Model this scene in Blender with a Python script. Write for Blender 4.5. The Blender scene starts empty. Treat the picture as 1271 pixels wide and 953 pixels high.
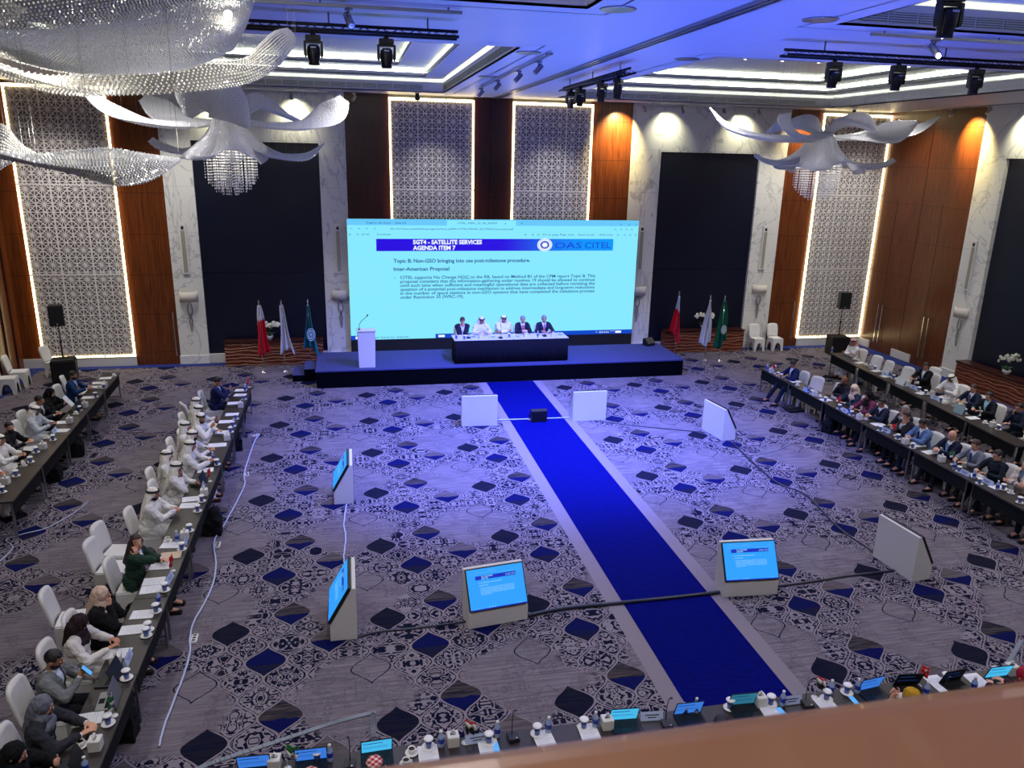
import bpy, bmesh, math, random
import numpy as np
from mathutils import Vector, Matrix, Euler
PI = math.pi
rnd = random.Random(7)
scene = bpy.context.scene
COL = scene.collection

# ------------------------------------------------------------------ camera (solved from the room's lines)
W_, H_, F_ = 1271.0, 953.0, 965.69
EYE = 6.8
def _rot(a, b, c):
    ca, sa, cb, sb, cc, sc = math.cos(a), math.sin(a), math.cos(b), math.sin(b), math.cos(c), math.sin(c)
    fwd = np.array([sa*cb, ca*cb, -sb]); right = np.array([ca, -sa, 0.0]); down = np.cross(fwd, right)
    return np.array([cc*right + sc*down, -sc*right + cc*down, fwd])
RC = _rot(0.210315, 0.284982, -0.022588)
def ray(u, v): return RC.T @ np.array([(u-W_/2)/F_, (v-H_/2)/F_, 1.0])
def at(u, v, z=0.0):                      # where a sight line meets the level z
    d = ray(u, v); t = (z-EYE)/d[2]; return Vector((t*d[0], t*d[1], z))
def aty(u, v, y):                         # where it meets the vertical plane at depth y
    d = ray(u, v); t = y/d[1]; return Vector((t*d[0], y, EYE+t*d[2]))
def atx(u, v, x):
    d = ray(u, v); t = x/d[0]; return Vector((x, t*d[1], EYE+t*d[2]))

cam_d = bpy.data.cameras.new('camera'); cam = bpy.data.objects.new('camera', cam_d); COL.objects.link(cam)
m3 = Matrix(((RC[0][0], -RC[1][0], -RC[2][0]), (RC[0][1], -RC[1][1], -RC[2][1]), (RC[0][2], -RC[1][2], -RC[2][2])))
cam.matrix_world = Matrix.Translation((0, 0, EYE)) @ m3.to_4x4()
cam_d.sensor_width = 36.0; cam_d.lens = 36.0*F_/W_; cam_d.clip_start = 0.05; cam_d.clip_end = 200
cam_d.dof.use_dof = True; cam_d.dof.focus_distance = 16.0; cam_d.dof.aperture_fstop = 7.5
scene.camera = cam
scene.view_settings.view_transform = 'Standard'; scene.view_settings.look = 'None'
scene.view_settings.gamma = 1.0; scene.view_settings.use_curve_mapping = False
scene.view_settings.exposure = 0.0
try:
    cy = scene.cycles
    cy.use_denoising = True; cy.max_bounces = 6; cy.diffuse_bounces = 3; cy.glossy_bounces = 3
    cy.transmission_bounces = 4; cy.transparent_max_bounces = 8; cy.sample_clamp_indirect = 3.0
    cy.caustics_reflective = False; cy.caustics_refractive = False; cy.use_light_tree = True
    cy.use_adaptive_sampling = True; cy.adaptive_threshold = 0.02
except Exception: pass
w = bpy.data.worlds.new('world'); scene.world = w; w.use_nodes = True
w.node_tree.nodes['Background'].inputs[0].default_value = (0.6, 0.65, 1, 1)
w.node_tree.nodes['Background'].inputs[1].default_value = 0.02

# ------------------------------------------------------------------ materials
def srgb(r, g, b):
    f = lambda c: (c/255/12.92) if c/255 <= .04045 else ((c/255+.055)/1.055)**2.4
    return (f(r), f(g), f(b))
class G:                                   # tiny expression builder over math nodes
    def __init__(s, nt, out): s.nt, s.o = nt, out
    def _m(s, op, *a, clamp=False):
        n = s.nt.nodes.new('ShaderNodeMath'); n.operation = op; n.use_clamp = clamp
        for i, x in enumerate((s,)+a):
            if isinstance(x, G): s.nt.links.new(x.o, n.inputs[i])
            else: n.inputs[i].default_value = x
        return G(s.nt, n.outputs[0])
    def __add__(s, b): return s._m('ADD', b)
    def __radd__(s, b): return s._m('ADD', b)
    def __sub__(s, b): return s._m('SUBTRACT', b)
    def __rsub__(s, b): return (s*-1)+b
    def __mul__(s, b): return s._m('MULTIPLY', b)
    def __rmul__(s, b): return s._m('MULTIPLY', b)
    def __truediv__(s, b): return s._m('DIVIDE', b)
    def lt(s, b): return s._m('LESS_THAN', b)
    def gt(s, b): return s._m('GREATER_THAN', b)
    def abs(s): return s._m('ABSOLUTE')
    def cos(s): return s._m('COSINE')
    def sin(s): return s._m('SINE')
    def min(s, b): return s._m('MINIMUM', b)
    def max(s, b): return s._m('MAXIMUM', b)
    def floor(s): return s._m('FLOOR')
    def clamp(s): return s._m('ADD', 0.0, clamp=True)
    def wrap(s): return s - (s+0.5).floor()      # to -.5 .. .5
    def sel(s, a, b): return s*a + (1-s)*b if not isinstance(a, (int, float)) or True else None
    def ss(s, lo, hi):
        n = s.nt.nodes.new('ShaderNodeMapRange'); n.interpolation_type = 'SMOOTHSTEP'
        s.nt.links.new(s.o, n.inputs[0]); n.inputs[1].default_value = lo; n.inputs[2].default_value = hi
        return G(s.nt, n.outputs[0])
def newmat(name):
    m = bpy.data.materials.new(name); m.use_nodes = True; nt = m.node_tree
    return m, nt, nt.nodes['Principled BSDF']
def rgb(c): return (c[0], c[1], c[2], 1.0)
def pmat(name, c, rough=.5, metal=0., emit=None, es=0., coat=0., alpha=1., bump=0., bscale=60., spec=None, noise=0., nscale=8., sheen=0.):
    m, nt, b = newmat(name)
    b.inputs['Base Color'].default_value = rgb(c); b.inputs['Roughness'].default_value = rough
    b.inputs['Metallic'].default_value = metal
    if emit: b.inputs['Emission Color'].default_value = rgb(emit); b.inputs['Emission Strength'].default_value = es
    if coat: b.inputs['Coat Weight'].default_value = coat
    if spec is not None: b.inputs['Specular IOR Level'].default_value = spec
    if sheen: b.inputs['Sheen Weight'].default_value = sheen
    b.inputs['Alpha'].default_value = alpha
    tc = nt.nodes.new('ShaderNodeTexCoord')
    if noise:
        n = nt.nodes.new('ShaderNodeTexNoise'); n.inputs['Scale'].default_value = nscale; nt.links.new(tc.outputs['Object'], n.inputs['Vector'])
        mx = nt.nodes.new('ShaderNodeMix'); mx.data_type = 'RGBA'; nt.links.new(n.outputs[0], mx.inputs[0])
        mx.inputs[6].default_value = rgb([x*(1-noise) for x in c]); mx.inputs[7].default_value = rgb([min(1, x*(1+noise)) for x in c])
        nt.links.new(mx.outputs[2], b.inputs['Base Color'])
    if bump:
        n = nt.nodes.new('ShaderNodeTexNoise'); n.inputs['Scale'].default_value = bscale; n.inputs['Detail'].default_value = 3
        nt.links.new(tc.outputs['Object'], n.inputs['Vector'])
        bp = nt.nodes.new('ShaderNodeBump'); bp.inputs['Strength'].default_value = bump; bp.inputs['Distance'].default_value = .02
        nt.links.new(n.outputs[0], bp.inputs['Height']); nt.links.new(bp.outputs[0], b.inputs['Normal'])
    return m
def pos(nt, scale=None, kind='Position'):
    if kind == 'Position': g = nt.nodes.new('ShaderNodeNewGeometry'); o = g.outputs['Position']
    else: g = nt.nodes.new('ShaderNodeTexCoord'); o = g.outputs['Object']
    s = nt.nodes.new('ShaderNodeSeparateXYZ'); nt.links.new(o, s.inputs[0])
    return G(nt, s.outputs[0]), G(nt, s.outputs[1]), G(nt, s.outputs[2])
def vec(nt, x, y, z):
    c = nt.nodes.new('ShaderNodeCombineXYZ')
    for i, q in enumerate((x, y, z)):
        if isinstance(q, G): nt.links.new(q.o, c.inputs[i])
        else: c.inputs[i].default_value = q
    return c.outputs[0]
def noise(nt, v, scale, detail=2., rough=.5, dist=0.):
    n = nt.nodes.new('ShaderNodeTexNoise'); nt.links.new(v, n.inputs['Vector'])
    n.inputs['Scale'].default_value = scale; n.inputs['Detail'].default_value = detail
    n.inputs['Roughness'].default_value = rough; n.inputs['Distortion'].default_value = dist
    return G(nt, n.outputs[0])
def mixc(nt, f, a, b):
    m = nt.nodes.new('ShaderNodeMix'); m.data_type = 'RGBA'; m.clamp_factor = True
    nt.links.new(f.o, m.inputs[0])
    for i, q in ((6, a), (7, b)):
        if isinstance(q, (tuple, list)): m.inputs[i].default_value = rgb(q)
        else: nt.links.new(q, m.inputs[i])
    return m.outputs[2]

def carpet_material():
    m, nt, b = newmat('woven_carpet')
    x, y, z = pos(nt)
    right = x.gt(4.83)
    x0 = right*(6.94-.96) + .96
    dx = x-x0; dy = y-9.74
    U = dx/2.28; V = dy/2.32
    hw, hh = .57, .7733
    X = dx/hw; Y = dy/hh
    wob = noise(nt, vec(nt, x, y, 0.), 5., 2.)-.5
    a = X.wrap().abs()*2; bb = Y.wrap().abs()*2
    Bd = (bb*PI).cos()*.5+.5
    inA = a.lt(Bd)
    p = inA*a + (1-inA)*(1-a); q = inA*bb + (1-inA)*(1-bb)
    e = (a-Bd).abs()
    e2 = e + wob*.05
    rim = e2.lt(.06).max((e2-.2).abs().lt(.04)*(noise(nt, vec(nt, x, y, 4.), 3.).gt(.47)))
    cellx = (X+ (1-inA)*.5+.5).floor(); celly = (Y+(1-inA)*.5+.5).floor()
    orn = noise(nt, vec(nt, p*hw*.5+cellx*3.7, q*hh*.5+celly*2.3, inA*5.), 7.5, 1.2, .5, .7)
    scroll = (orn*30).sin().ss(-.15, .2)
    lines = rim.max(scroll*e2.gt(.10))
    # pale worn fields between the scrollwork
    big = noise(nt, vec(nt, x, y, 3.), 1.7, 2.)-.5
    str_ = noise(nt, vec(nt, x*.55, y*5.5, 1.), 3.2, 4., .65)
    pale = (((U-.52)*2*PI).cos()*.62 + ((V-.60)*2*PI).cos()*.62 + big*1.1 + (str_-.5)*.5).ss(.05, .42)
    streak = noise(nt, vec(nt, x*.35, y*7., 7.), 4., 5., .7)
    fine = noise(nt, vec(nt, x, y*2., 0.), 55., 2., .7)
    def ogee(cx, cy, k=1.0):
        aa = ((dx-cx)/2.28).wrap().abs()*(2.28/hw*2); ab = ((dy-cy)/2.32).wrap().abs()*(2.32/hh*2)
        bd = (ab.min(1.)*PI).cos()*.5+.5
        return (bd*k-aa) + ab.gt(1.)*-9 + wob*.16 - .09
    LIGHT, LIGHT2 = srgb(128, 119, 126), srgb(100, 92, 98)
    NAVY, GREYD, BLUE, BROWN = srgb(7, 10, 38), srgb(24, 24, 36), srgb(4, 10, 66), srgb(74, 66, 66)
    ground = mixc(nt, (big*1.4+.42).ss(.3, .75), NAVY, GREYD)
    patt = mixc(nt, lines*(streak.ss(.3, .5)*.35+.65), ground, LIGHT)
    field = mixc(nt, streak.ss(.38, .7), LIGHT2, LIGHT)
    dark = (streak.lt(.36)).max((str_-.30).lt(0.))
    field = mixc(nt, dark*.5*(fine.gt(.45)), field, NAVY)
    field = mixc(nt, lines*.22*(noise(nt, vec(nt, x, y, 9.), 2.4).gt(.5)), field, NAVY)
    col = mixc(nt, pale, patt, field)
    # medallions
    def put(col, mk, c): return mixc(nt, mk, col, c)
    s0 = ogee(0, 0)
    lower = ((dy/2.32).wrap()*2.32 + wob*.12)
    col = put(col, s0.gt(0.), mixc(nt, lower.lt(-.06)*streak.ss(.35, .6), BLUE, GREYD))
    s1 = ogee(-.57, .7733)
    col = put(col, s1.gt(0.), mixc(nt, streak.ss(.4, .62), GREYD, NAVY))
    s2 = ogee(.285, 1.16)
    low2 = (((dy-1.16)/2.32).wrap()*2.32 + wob*.1)
    col = put(col, s2.gt(0.), mixc(nt, low2.lt(-.04), mixc(nt, streak.ss(.4, .6), BROWN, GREYD), BLUE))
    s3 = ogee(.855, .3867)
    low3 = (((dy-.3867)/2.32).wrap()*2.32 + wob*.1)
    col = put(col, s3.gt(0.), mixc(nt, low3.lt(-.02), mixc(nt, streak.ss(.35, .6), LIGHT2, BROWN), BLUE))
    s4 = ogee(1.425, 1.933)
    col = put(col, s4.gt(-.04), field)
    col = put(col, (s4+.02).abs().lt(.04)*(streak.gt(.42)), NAVY)
    # plain border beside the blue runner and along the walls
    bord = (x-4.83).abs().lt(1.0)
    col = mixc(nt, bord, col, LIGHT)
    col = mixc(nt, (fine-.5).abs()*.5, col, NAVY)
    nt.links.new(col, b.inputs['Base Color']); b.inputs['Roughness'].default_value = .95
    b.inputs['Specular IOR Level'].default_value = .1
    return m
def wood_material(name, dark, light, seams=1.26, vertical=None, rough=.3, ribs=False):
    m, nt, b = newmat(name)
    x, y, z = pos(nt)
    g1 = noise(nt, vec(nt, x*9., y*9., z*.35), 3., 5., .6)
    g2 = noise(nt, vec(nt, x*40., y*40., z*.8), 3., 3., .6)
    col = mixc(nt, (g1*.65+g2*.35).ss(.36, .64), dark, light)
    if seams:
        s = ((z-.42)/seams).wrap().abs()*seams
        col = mixc(nt, s.lt(.008), col, [q*.35 for q in dark])
    nt.links.new(col, b.inputs['Base Color']); b.inputs['Roughness'].default_value = rough
    return m
def marble_material():
    m, nt, b = newmat('veined_marble')
    x, y, z = pos(nt)
    xx = x+y*.9
    w1 = noise(nt, vec(nt, xx*.5, z*.3, 1.), .8, 5., .55, 1.2)
    v1 = ((w1-.5).abs()).ss(.0, .014)
    w2 = noise(nt, vec(nt, xx*.8, z*.4, 5.), .9, 4., .5, .9)
    v2 = ((w2-.47).abs()).ss(.0, .007)
    w3 = noise(nt, vec(nt, xx*1.6, z*1.0, 11.), 1.0, 4., .5, 1.5)
    patch = w3.ss(.63, .67)*v1
    col = mixc(nt, (1-v1)*.45, srgb(216, 216, 208), srgb(140, 140, 146))
    col = mixc(nt, (1-v2)*.45, col, srgb(130, 132, 138))
    col = mixc(nt, patch*.5, col, srgb(130, 132, 140))
    jx = (z/1.42).wrap().abs().lt(.003)
    col = mixc(nt, jx*.5, col, srgb(120, 120, 120))
    nt.links.new(col, b.inputs['Base Color']); b.inputs['Roughness'].default_value = .18
    return m
def wavewood_material():
    m, nt, b = newmat('carved_wave_wood')
    x, y, z = pos(nt)
    xx = x+y
    w = ((z*55. + noise(nt, vec(nt, xx*.8, z*2., 0.), 2.2, 2.)*14)).sin()
    col = mixc(nt, w.ss(-.6, .9), srgb(98, 46, 26), srgb(122, 62, 36))
    nt.links.new(col, b.inputs['Base Color']); b.inputs['Roughness'].default_value = .35
    bp = nt.nodes.new('ShaderNodeBump'); bp.inputs['Strength'].default_value = .6; bp.inputs['Distance'].default_value = .02
    nt.links.new(w.o, bp.inputs['Height']); nt.links.new(bp.outputs[0], b.inputs['Normal'])
    return m
def runner_material():
    m, nt, b = newmat('blue_runner')
    x, y, z = pos(nt)
    n = noise(nt, vec(nt, x*2., y*6., 0.), 3., 4., .6)
    nt.links.new(mixc(nt, n.ss(.3, .7), (0.0006, 0.002, .085), (.001, .003, .12)), b.inputs['Base Color'])
    b.inputs['Roughness'].default_value = .95; b.inputs['Specular IOR Level'].default_value = .05
    return m
def crystal_material():
    m, nt, b = newmat('crystal_beads')
    b.inputs['Base Color'].default_value = (.86, .86, .84, 1); b.inputs['Roughness'].default_value = .22
    b.inputs['Metallic'].default_value = .15; b.inputs['Coat Weight'].default_value = .8
    return m
def petal_material():
    m, nt, b = newmat('beaded_crystal_fabric')
    tc = nt.nodes.new('ShaderNodeTexCoord')
    v = nt.nodes.new('ShaderNodeTexVoronoi'); v.inputs['Scale'].default_value = 34; nt.links.new(tc.outputs['Object'], v.inputs['Vector'])
    bp = nt.nodes.new('ShaderNodeBump'); bp.inputs['Strength'].default_value = .8; bp.inputs['Distance'].default_value = .02
    nt.links.new(v.outputs['Distance'], bp.inputs['Height']); nt.links.new(bp.outputs[0], b.inputs['Normal'])
    b.inputs['Base Color'].default_value = (.80, .80, .82, 1); b.inputs['Roughness'].default_value = .25
    b.inputs['Metallic'].default_value = .15
    b.inputs['Transmission Weight'].default_value = 0.
    tr = nt.nodes.new('ShaderNodeBsdfTranslucent'); tr.inputs[0].default_value = (.85, .85, .87, 1)
    ms = nt.nodes.new('ShaderNodeMixShader'); ms.inputs[0].default_value = .5
    nt.links.new(b.outputs[0], ms.inputs[1]); nt.links.new(tr.outputs[0], ms.inputs[2])
    nt.links.new(ms.outputs[0], nt.nodes['Material Output'].inputs['Surface'])
    return m
def petal_net_material():
    m, nt, b = newmat('crystal_net_backing')
    b.inputs['Base Color'].default_value = (.20, .20, .20, 1); b.inputs['Roughness'].default_value = .5; b.inputs['Metallic'].default_value = .1
    b.inputs['Alpha'].default_value = .55
    return m
def emat(name, c, s): 
    m, nt, b = newmat(name); b.inputs['Base Color'].default_value = (0, 0, 0, 1)
    b.inputs['Emission Color'].default_value = rgb(c); b.inputs['Emission Strength'].default_value = s
    b.inputs['Roughness'].default_value = .6
    return m
def cloth(name, c, rough=.85, fold=.6, fs=8.):
    m, nt, b = newmat(name)
    tc = nt.nodes.new('ShaderNodeTexCoord')
    n = nt.nodes.new('ShaderNodeTexNoise'); n.inputs['Scale'].default_value = fs; n.inputs['Detail'].default_value = 2; n.inputs['Distortion'].default_value = 1.2
    nt.links.new(tc.outputs['Object'], n.inputs['Vector'])
    bp = nt.nodes.new('ShaderNodeBump'); bp.inputs['Strength'].default_value = fold; bp.inputs['Distance'].default_value = .05
    nt.links.new(n.outputs[0], bp.inputs['Height']); nt.links.new(bp.outputs[0], b.inputs['Normal'])
    b.inputs['Base Color'].default_value = rgb(c); b.inputs['Roughness'].default_value = rough
    b.inputs['Specular IOR Level'].default_value = .2
    return m
def check_cloth(name, a, c2):
    m, nt, b = newmat(name); x, y, z = pos(nt, kind='o')
    k = ((x*95.).sin()*((y+z)*95.).sin()).ss(-.15, .25)
    nt.links.new(mixc(nt, k, a, c2), b.inputs['Base Color']); b.inputs['Roughness'].default_value = .85
    return m
_C = {}
def cl(c, kind='cloth'):                    # fabric by 8-bit colour
    k = (tuple(c), kind)
    if k not in _C: _C[k] = cloth('fabric_%d_%d_%d' % tuple(c), srgb(*c))
    return _C[k]

M = {}
M['carpet'] = carpet_material(); M['runner'] = runner_material()
M['border_blue'] = pmat('blue_border_carpet', srgb(10, 36, 110), .95, noise=.25, nscale=30)
M['wood'] = wood_material('brown_wood_veneer', srgb(70, 32, 12), srgb(112, 58, 24))
M['wood_dark'] = wood_material('dark_wood_slats', srgb(38, 16, 12), srgb(66, 26, 18))
M['rail'] = pmat('handrail_wood', srgb(156, 106, 68), .38, coat=.1, noise=.16, nscale=3)
M['wavewood'] = wavewood_material(); M['marble'] = marble_material()
M['black_panel'] = pmat('dark_navy_panel', srgb(7, 13, 34), .35, noise=.15, nscale=2)
M['fret'] = pmat('pale_fretwork', srgb(232, 227, 220), .5)
M['fret_back'] = pmat('fretwork_backing', srgb(112, 108, 106), .6, noise=.2, nscale=5)
M['led_warm'] = emat('warm_led_tape', (1.0, .80, .42), 9.0)
M['cove'] = emat('cove_led_strip', (.92, 1.0, .76), 17.0)
M['ceil'] = pmat('satin_ceiling_paint', srgb(205, 205, 208), .42, noise=.03, nscale=2)
M['ceil_grille'] = pmat('grille_recess', srgb(118, 124, 104), .6)
M['white'] = pmat('white_paint', srgb(205, 203, 198), .5)
M['white_g'] = pmat('white_gloss_lacquer', srgb(214, 212, 206), .35)
M['grey_metal'] = pmat('brushed_grey_metal', srgb(150, 150, 152), .3, .8)
M['chrome'] = pmat('polished_metal', srgb(215, 212, 205), .2, .9)
M['dark_metal'] = pmat('dark_metal', srgb(36, 37, 42), .4, .6)
M['black'] = pmat('black_plastic', srgb(13, 13, 15), .4, bump=.05)
M['black_m'] = pmat('matt_black', srgb(11, 11, 13), .8)
M['lens'] = pmat('lens_glass', srgb(30, 40, 60), .05, .3)
M['table_top'] = pmat('dark_laminate_top', srgb(46, 40, 38), .35, noise=.12, nscale=14)
M['modesty'] = pmat('black_modesty_panel', srgb(9, 10, 15), .7, spec=.2)
M['slot'] = pmat('panel_slot', srgb(4, 4, 7), .9)
M['stage_carpet'] = pmat('stage_carpet', srgb(50, 54, 104), .95, noise=.2, nscale=60)
M['stage_skirt'] = pmat('stage_skirt', srgb(2, 4, 9), .9, spec=.05)
M['chair_cover'] = cloth('white_stretch_cover', srgb(215, 213, 208), .8, .12, 5.)
M['table_white'] = cloth('white_table_linen', srgb(200, 198, 205), .8, .1)
M['skirt_navy'] = cloth('navy_pleated_skirt', srgb(6, 7, 20), .9, .3, 14)
M['paper'] = pmat('white_paper', srgb(222, 222, 222), .7, noise=.02)
M['paper_print'] = pmat('printed_lines', srgb(150, 155, 165), .8)
M['ceramic'] = pmat('white_ceramic', srgb(228, 226, 222), .2, coat=.4)
M['paper_lid'] = pmat('white_paper_cover', srgb(230, 230, 228), .6)
M['blue_glass'] = pmat('blue_tinted_glass', srgb(60, 82, 150), .08, coat=.5)
M['bottle'] = pmat('clear_bottle_plastic', srgb(150, 168, 205), .1, coat=.6)
M['bottle_label'] = pmat('blue_bottle_label', srgb(22, 50, 150), .4)
M['tea'] = pmat('coffee', srgb(50, 28, 14), .2)
M['card'] = pmat('beige_card', srgb(196, 176, 146), .8)
M['red'] = pmat('red_cloth', srgb(196, 22, 34), .7)
M['green'] = pmat('green_cloth', srgb(20, 104, 52), .7)
M['ledblue'] = emat('phone_screen', srgb(90, 170, 240), 1.0)
M['scr_cyan'] = emat('laptop_screen_cyan', srgb(70, 185, 235), 1.0)
M['scr_dim'] = emat('laptop_screen_dim', srgb(42, 110, 135), 1.0)
M['scr_blue'] = emat('laptop_screen_blue', srgb(56, 120, 215), 1.0)
M['scr_dark'] = emat('screen_line', srgb(18, 50, 110), 1.0)
M['bluegrey'] = pmat('blue_grey_plastic', srgb(40, 58, 110), .4)
M['cable_white'] = pmat('white_cable', srgb(178, 186, 215), .4)
M['cable_grey'] = pmat('grey_flat_cable', srgb(120, 128, 140), .4)
M['cable_black'] = pmat('black_cable_tape', srgb(30, 32, 48), .35)
M['shade'] = pmat('linen_lamp_shade', srgb(206, 200, 186), .8)
M['orchid'] = pmat('white_orchid_petals', srgb(235, 235, 218), .6)
M['leafg'] = pmat('green_leaves', srgb(36, 76, 34), .5)
M['crystal'] = crystal_material(); M['petal'] = petal_material(); M['net'] = petal_net_material()
M['lampface'] = emat('spot_lamp_face', (1, .93, .75), 30.0)
M['pinlight'] = emat('downlight_lens', (1, .97, .9), 8.0)
M['skin0'] = pmat('light_skin', srgb(206, 152, 122), .5); M['skin1'] = pmat('tan_skin', srgb(176, 120, 88), .5)
M['skin2'] = pmat('brown_skin', srgb(128, 80, 56), .5)
M['hair_black'] = pmat('black_hair', srgb(20, 16, 16), .5, bump=.4, bscale=90); M['hair_brown'] = pmat('brown_hair', srgb(52, 34, 28), .5, bump=.4, bscale=90)
M['hair_grey'] = pmat('grey_hair', srgb(140, 136, 134), .6, bump=.4, bscale=90)
M['eye'] = pmat('dark_eyes', srgb(20, 14, 12), .2); M['eyewhite'] = pmat('eye_whites', srgb(225, 222, 218), .3); M['lip'] = pmat('lips', srgb(150, 80, 72), .5)
M['check_red'] = check_cloth('red_checked_headcloth', srgb(176, 46, 56), srgb(222, 196, 192))
M['agal'] = pmat('black_cord', srgb(8, 8, 8), .6)

# ------------------------------------------------------------------ mesh builder
class MB:
    def __init__(s): s.v = []; s.f = []; s.mi = []; s.ms = []; s.sm = []
    def _mat(s, m):
        if isinstance(m, str): m = M[m]
        if m not in s.ms: s.ms.append(m)
        return s.ms.index(m)
    def add(s, vs, fs, mat, smooth=False, T=None):
        b = len(s.v); k = s._mat(mat)
        s.v += [tuple(T @ Vector(p)) for p in vs] if T is not None else [tuple(p) for p in vs]
        for f in fs: s.f.append(tuple(i+b for i in f)); s.mi.append(k); s.sm.append(smooth)
        return s
    def box(s, x0, y0, z0, x1, y1, z1, mat, T=None, bev=0.):
        if bev > 0:
            bm = bmesh.new(); bmesh.ops.create_cube(bm, size=1)
            for v in bm.verts: v.co = Vector(((x0+x1)/2+v.co.x*(x1-x0), (y0+y1)/2+v.co.y*(y1-y0), (z0+z1)/2+v.co.z*(z1-z0)))
            bmesh.ops.bevel(bm, geom=bm.edges[:], offset=bev, segments=2, affect='EDGES')
            bm.verts.index_update()
            s.add([v.co[:] for v in bm.verts], [[q.index for q in f.verts] for f in bm.faces], mat, False, T); bm.free(); return s
        vs = [(x, y, z) for x in (x0, x1) for y in (y0, y1) for z in (z0, z1)]
        fs = [(0, 1, 3, 2), (4, 6, 7, 5), (0, 4, 5, 1), (2, 3, 7, 6), (0, 2, 6, 4), (1, 5, 7, 3)]
        return s.add(vs, fs, mat, False, T)
    def bar(s, p, q, w, h, mat, up=(0, 0, 1)):         # rectangular bar between two points
        p = Vector(p); q = Vector(q); d = (q-p); L = d.length
        if L < 1e-6: return s
        d /= L; up = Vector(up)
        if abs(d.dot(up)) > .99: up = Vector((0, 1, 0)) if abs(d.y) < .9 else Vector((1, 0, 0))
        sx = d.cross(up).normalized(); sz = sx.cross(d)
        T = Matrix((( sx.x, d.x, sz.x, p.x), (sx.y, d.y, sz.y, p.y), (sx.z, d.z, sz.z, p.z), (0, 0, 0, 1)))
        return s.box(-w/2, 0, -h/2, w/2, L, h/2, mat, T)
    def tube(s, pts, r, mat, n=8, closed=False, caps=True):
        pts = [Vector(p) for p in pts]; rs = r if isinstance(r, (list, tuple)) else [r]*len(pts)
        vs = []; fs = []; N = len(pts); prev = None
        for i, p in enumerate(pts):
            a = pts[max(i-1, 0)] if not closed else pts[i-1]; c = pts[min(i+1, N-1)] if not closed else pts[(i+1) % N]
            t = (c-a).normalized() if (c-a).length > 1e-9 else Vector((0, 0, 1))
            if prev is None:
                u = t.cross(Vector((0, 0, 1)));
                if u.length < 1e-3: u = t.cross(Vector((1, 0, 0)))
            else: u = prev-t*prev.dot(t)
            u.normalize(); prev = u; w2 = t.cross(u)
            for k in range(n):
                an = 2*PI*k/n; vs.append(p+(u*math.cos(an)+w2*math.sin(an))*rs[i])
        for i in range(N if closed else N-1):
            j = (i+1) % N
            for k in range(n):
                l = (k+1) % n; fs.append((i*n+k, i*n+l, j*n+l, j*n+k))
        if caps and not closed: fs.append(tuple(reversed(range(n)))); fs.append(tuple((N-1)*n+k for k in range(n)))
        return s.add(vs, fs, mat, True)
    def cyl(s, p, q, r, mat, n=12): return s.tube([p, q], r, mat, n)
    def lathe(s, prof, mat, n=16, T=None, smooth=True, c=(0, 0, 0)):
        vs = []; fs = []
        for (r, z) in prof:
            for k in range(n): vs.append((c[0]+r*math.cos(2*PI*k/n), c[1]+r*math.sin(2*PI*k/n), c[2]+z))
        for i in range(len(prof)-1):
            for k in range(n):
                l = (k+1) % n; fs.append((i*n+k, i*n+l, (i+1)*n+l, (i+1)*n+k))
        if prof[0][0] > 1e-4: fs.append(tuple(reversed(range(n))))
        if prof[-1][0] > 1e-4: fs.append(tuple((len(prof)-1)*n+k for k in range(n)))
        return s.add(vs, fs, mat, smooth, T)
    def ell(s, c, r, mat, n=14, m=9, T=None):
        vs = []; fs = []
        R = r if isinstance(r, (tuple, list)) else (r, r, r)
        for i in range(m+1):
            th = PI*i/m
            for k in range(n):
                ph = 2*PI*k/n; vs.append((c[0]+R[0]*math.sin(th)*math.cos(ph), c[1]+R[1]*math.sin(th)*math.sin(ph), c[2]-R[2]*math.cos(th)))
        for i in range(m):
            for k in range(n):
                l = (k+1) % n; fs.append((i*n+k, i*n+l, (i+1)*n+l, (i+1)*n+k))
        return s.add(vs, fs, mat, True, T)
    def cap(s, p, q, r0, r1, mat='skin0', n=10):       # tapered limb with round ends
        p = Vector(p); q = Vector(q); d = q-p; L = d.length
        if L < 1e-6: return s.ell(p, r0, mat, n, 6)
        d.normalize(); pts = [p-d*r0*.92, p-d*r0*.7, p-d*r0*.35, p, q, q+d*r1*.35, q+d*r1*.7, q+d*r1*.92]
        return s.tube(pts, [r0*.3, r0*.71, r0*.93, r0, r1, r1*.93, r1*.71, r1*.3], mat, n)
    def prism(s, poly, z0, z1, mat, T=None):           # extrude an xy polygon
        n = len(poly); vs = [(x, y, z0) for x, y in poly]+[(x, y, z1) for x, y in poly]
        fs = [tuple(reversed(range(n))), tuple(range(n, 2*n))]+[(i, (i+1) % n, n+(i+1) % n, n+i) for i in range(n)]
        return s.add(vs, fs, mat, False, T)
    def grid(s, P, mat, smooth=True, thick=0.):        # P: rows of points
        nr, nc = len(P), len(P[0]); vs = [Vector(p) for r in P for p in r]
        fs = [(i*nc+j, i*nc+j+1, (i+1)*nc+j+1, (i+1)*nc+j) for i in range(nr-1) for j in range(nc-1)]
        if thick:
            nor = [Vector((0, 0, 0)) for _ in vs]
            for f in fs:
                nn = (vs[f[1]]-vs[f[0]]).cross(vs[f[3]]-vs[f[0]])
                for i in f: nor[i] += nn
            b = len(vs); vs = vs+[v+(nn.normalized() if nn.length > 0 else Vector((0, 0, 1)))*thick for v, nn in zip(vs, nor)]
            f2 = [tuple(reversed([i+b for i in f])) for f in fs]
            rim = [i for i in range(nc)]+[i*nc+nc-1 for i in range(1, nr)]+[(nr-1)*nc+j for j in range(nc-2, -1, -1)]+[i*nc for i in range(nr-2, 0, -1)]
            side = [(rim[(k+1) % len(rim)], rim[k], rim[k]+b, rim[(k+1) % len(rim)]+b) for k in range(len(rim))]
            fs = fs+f2+side
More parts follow.
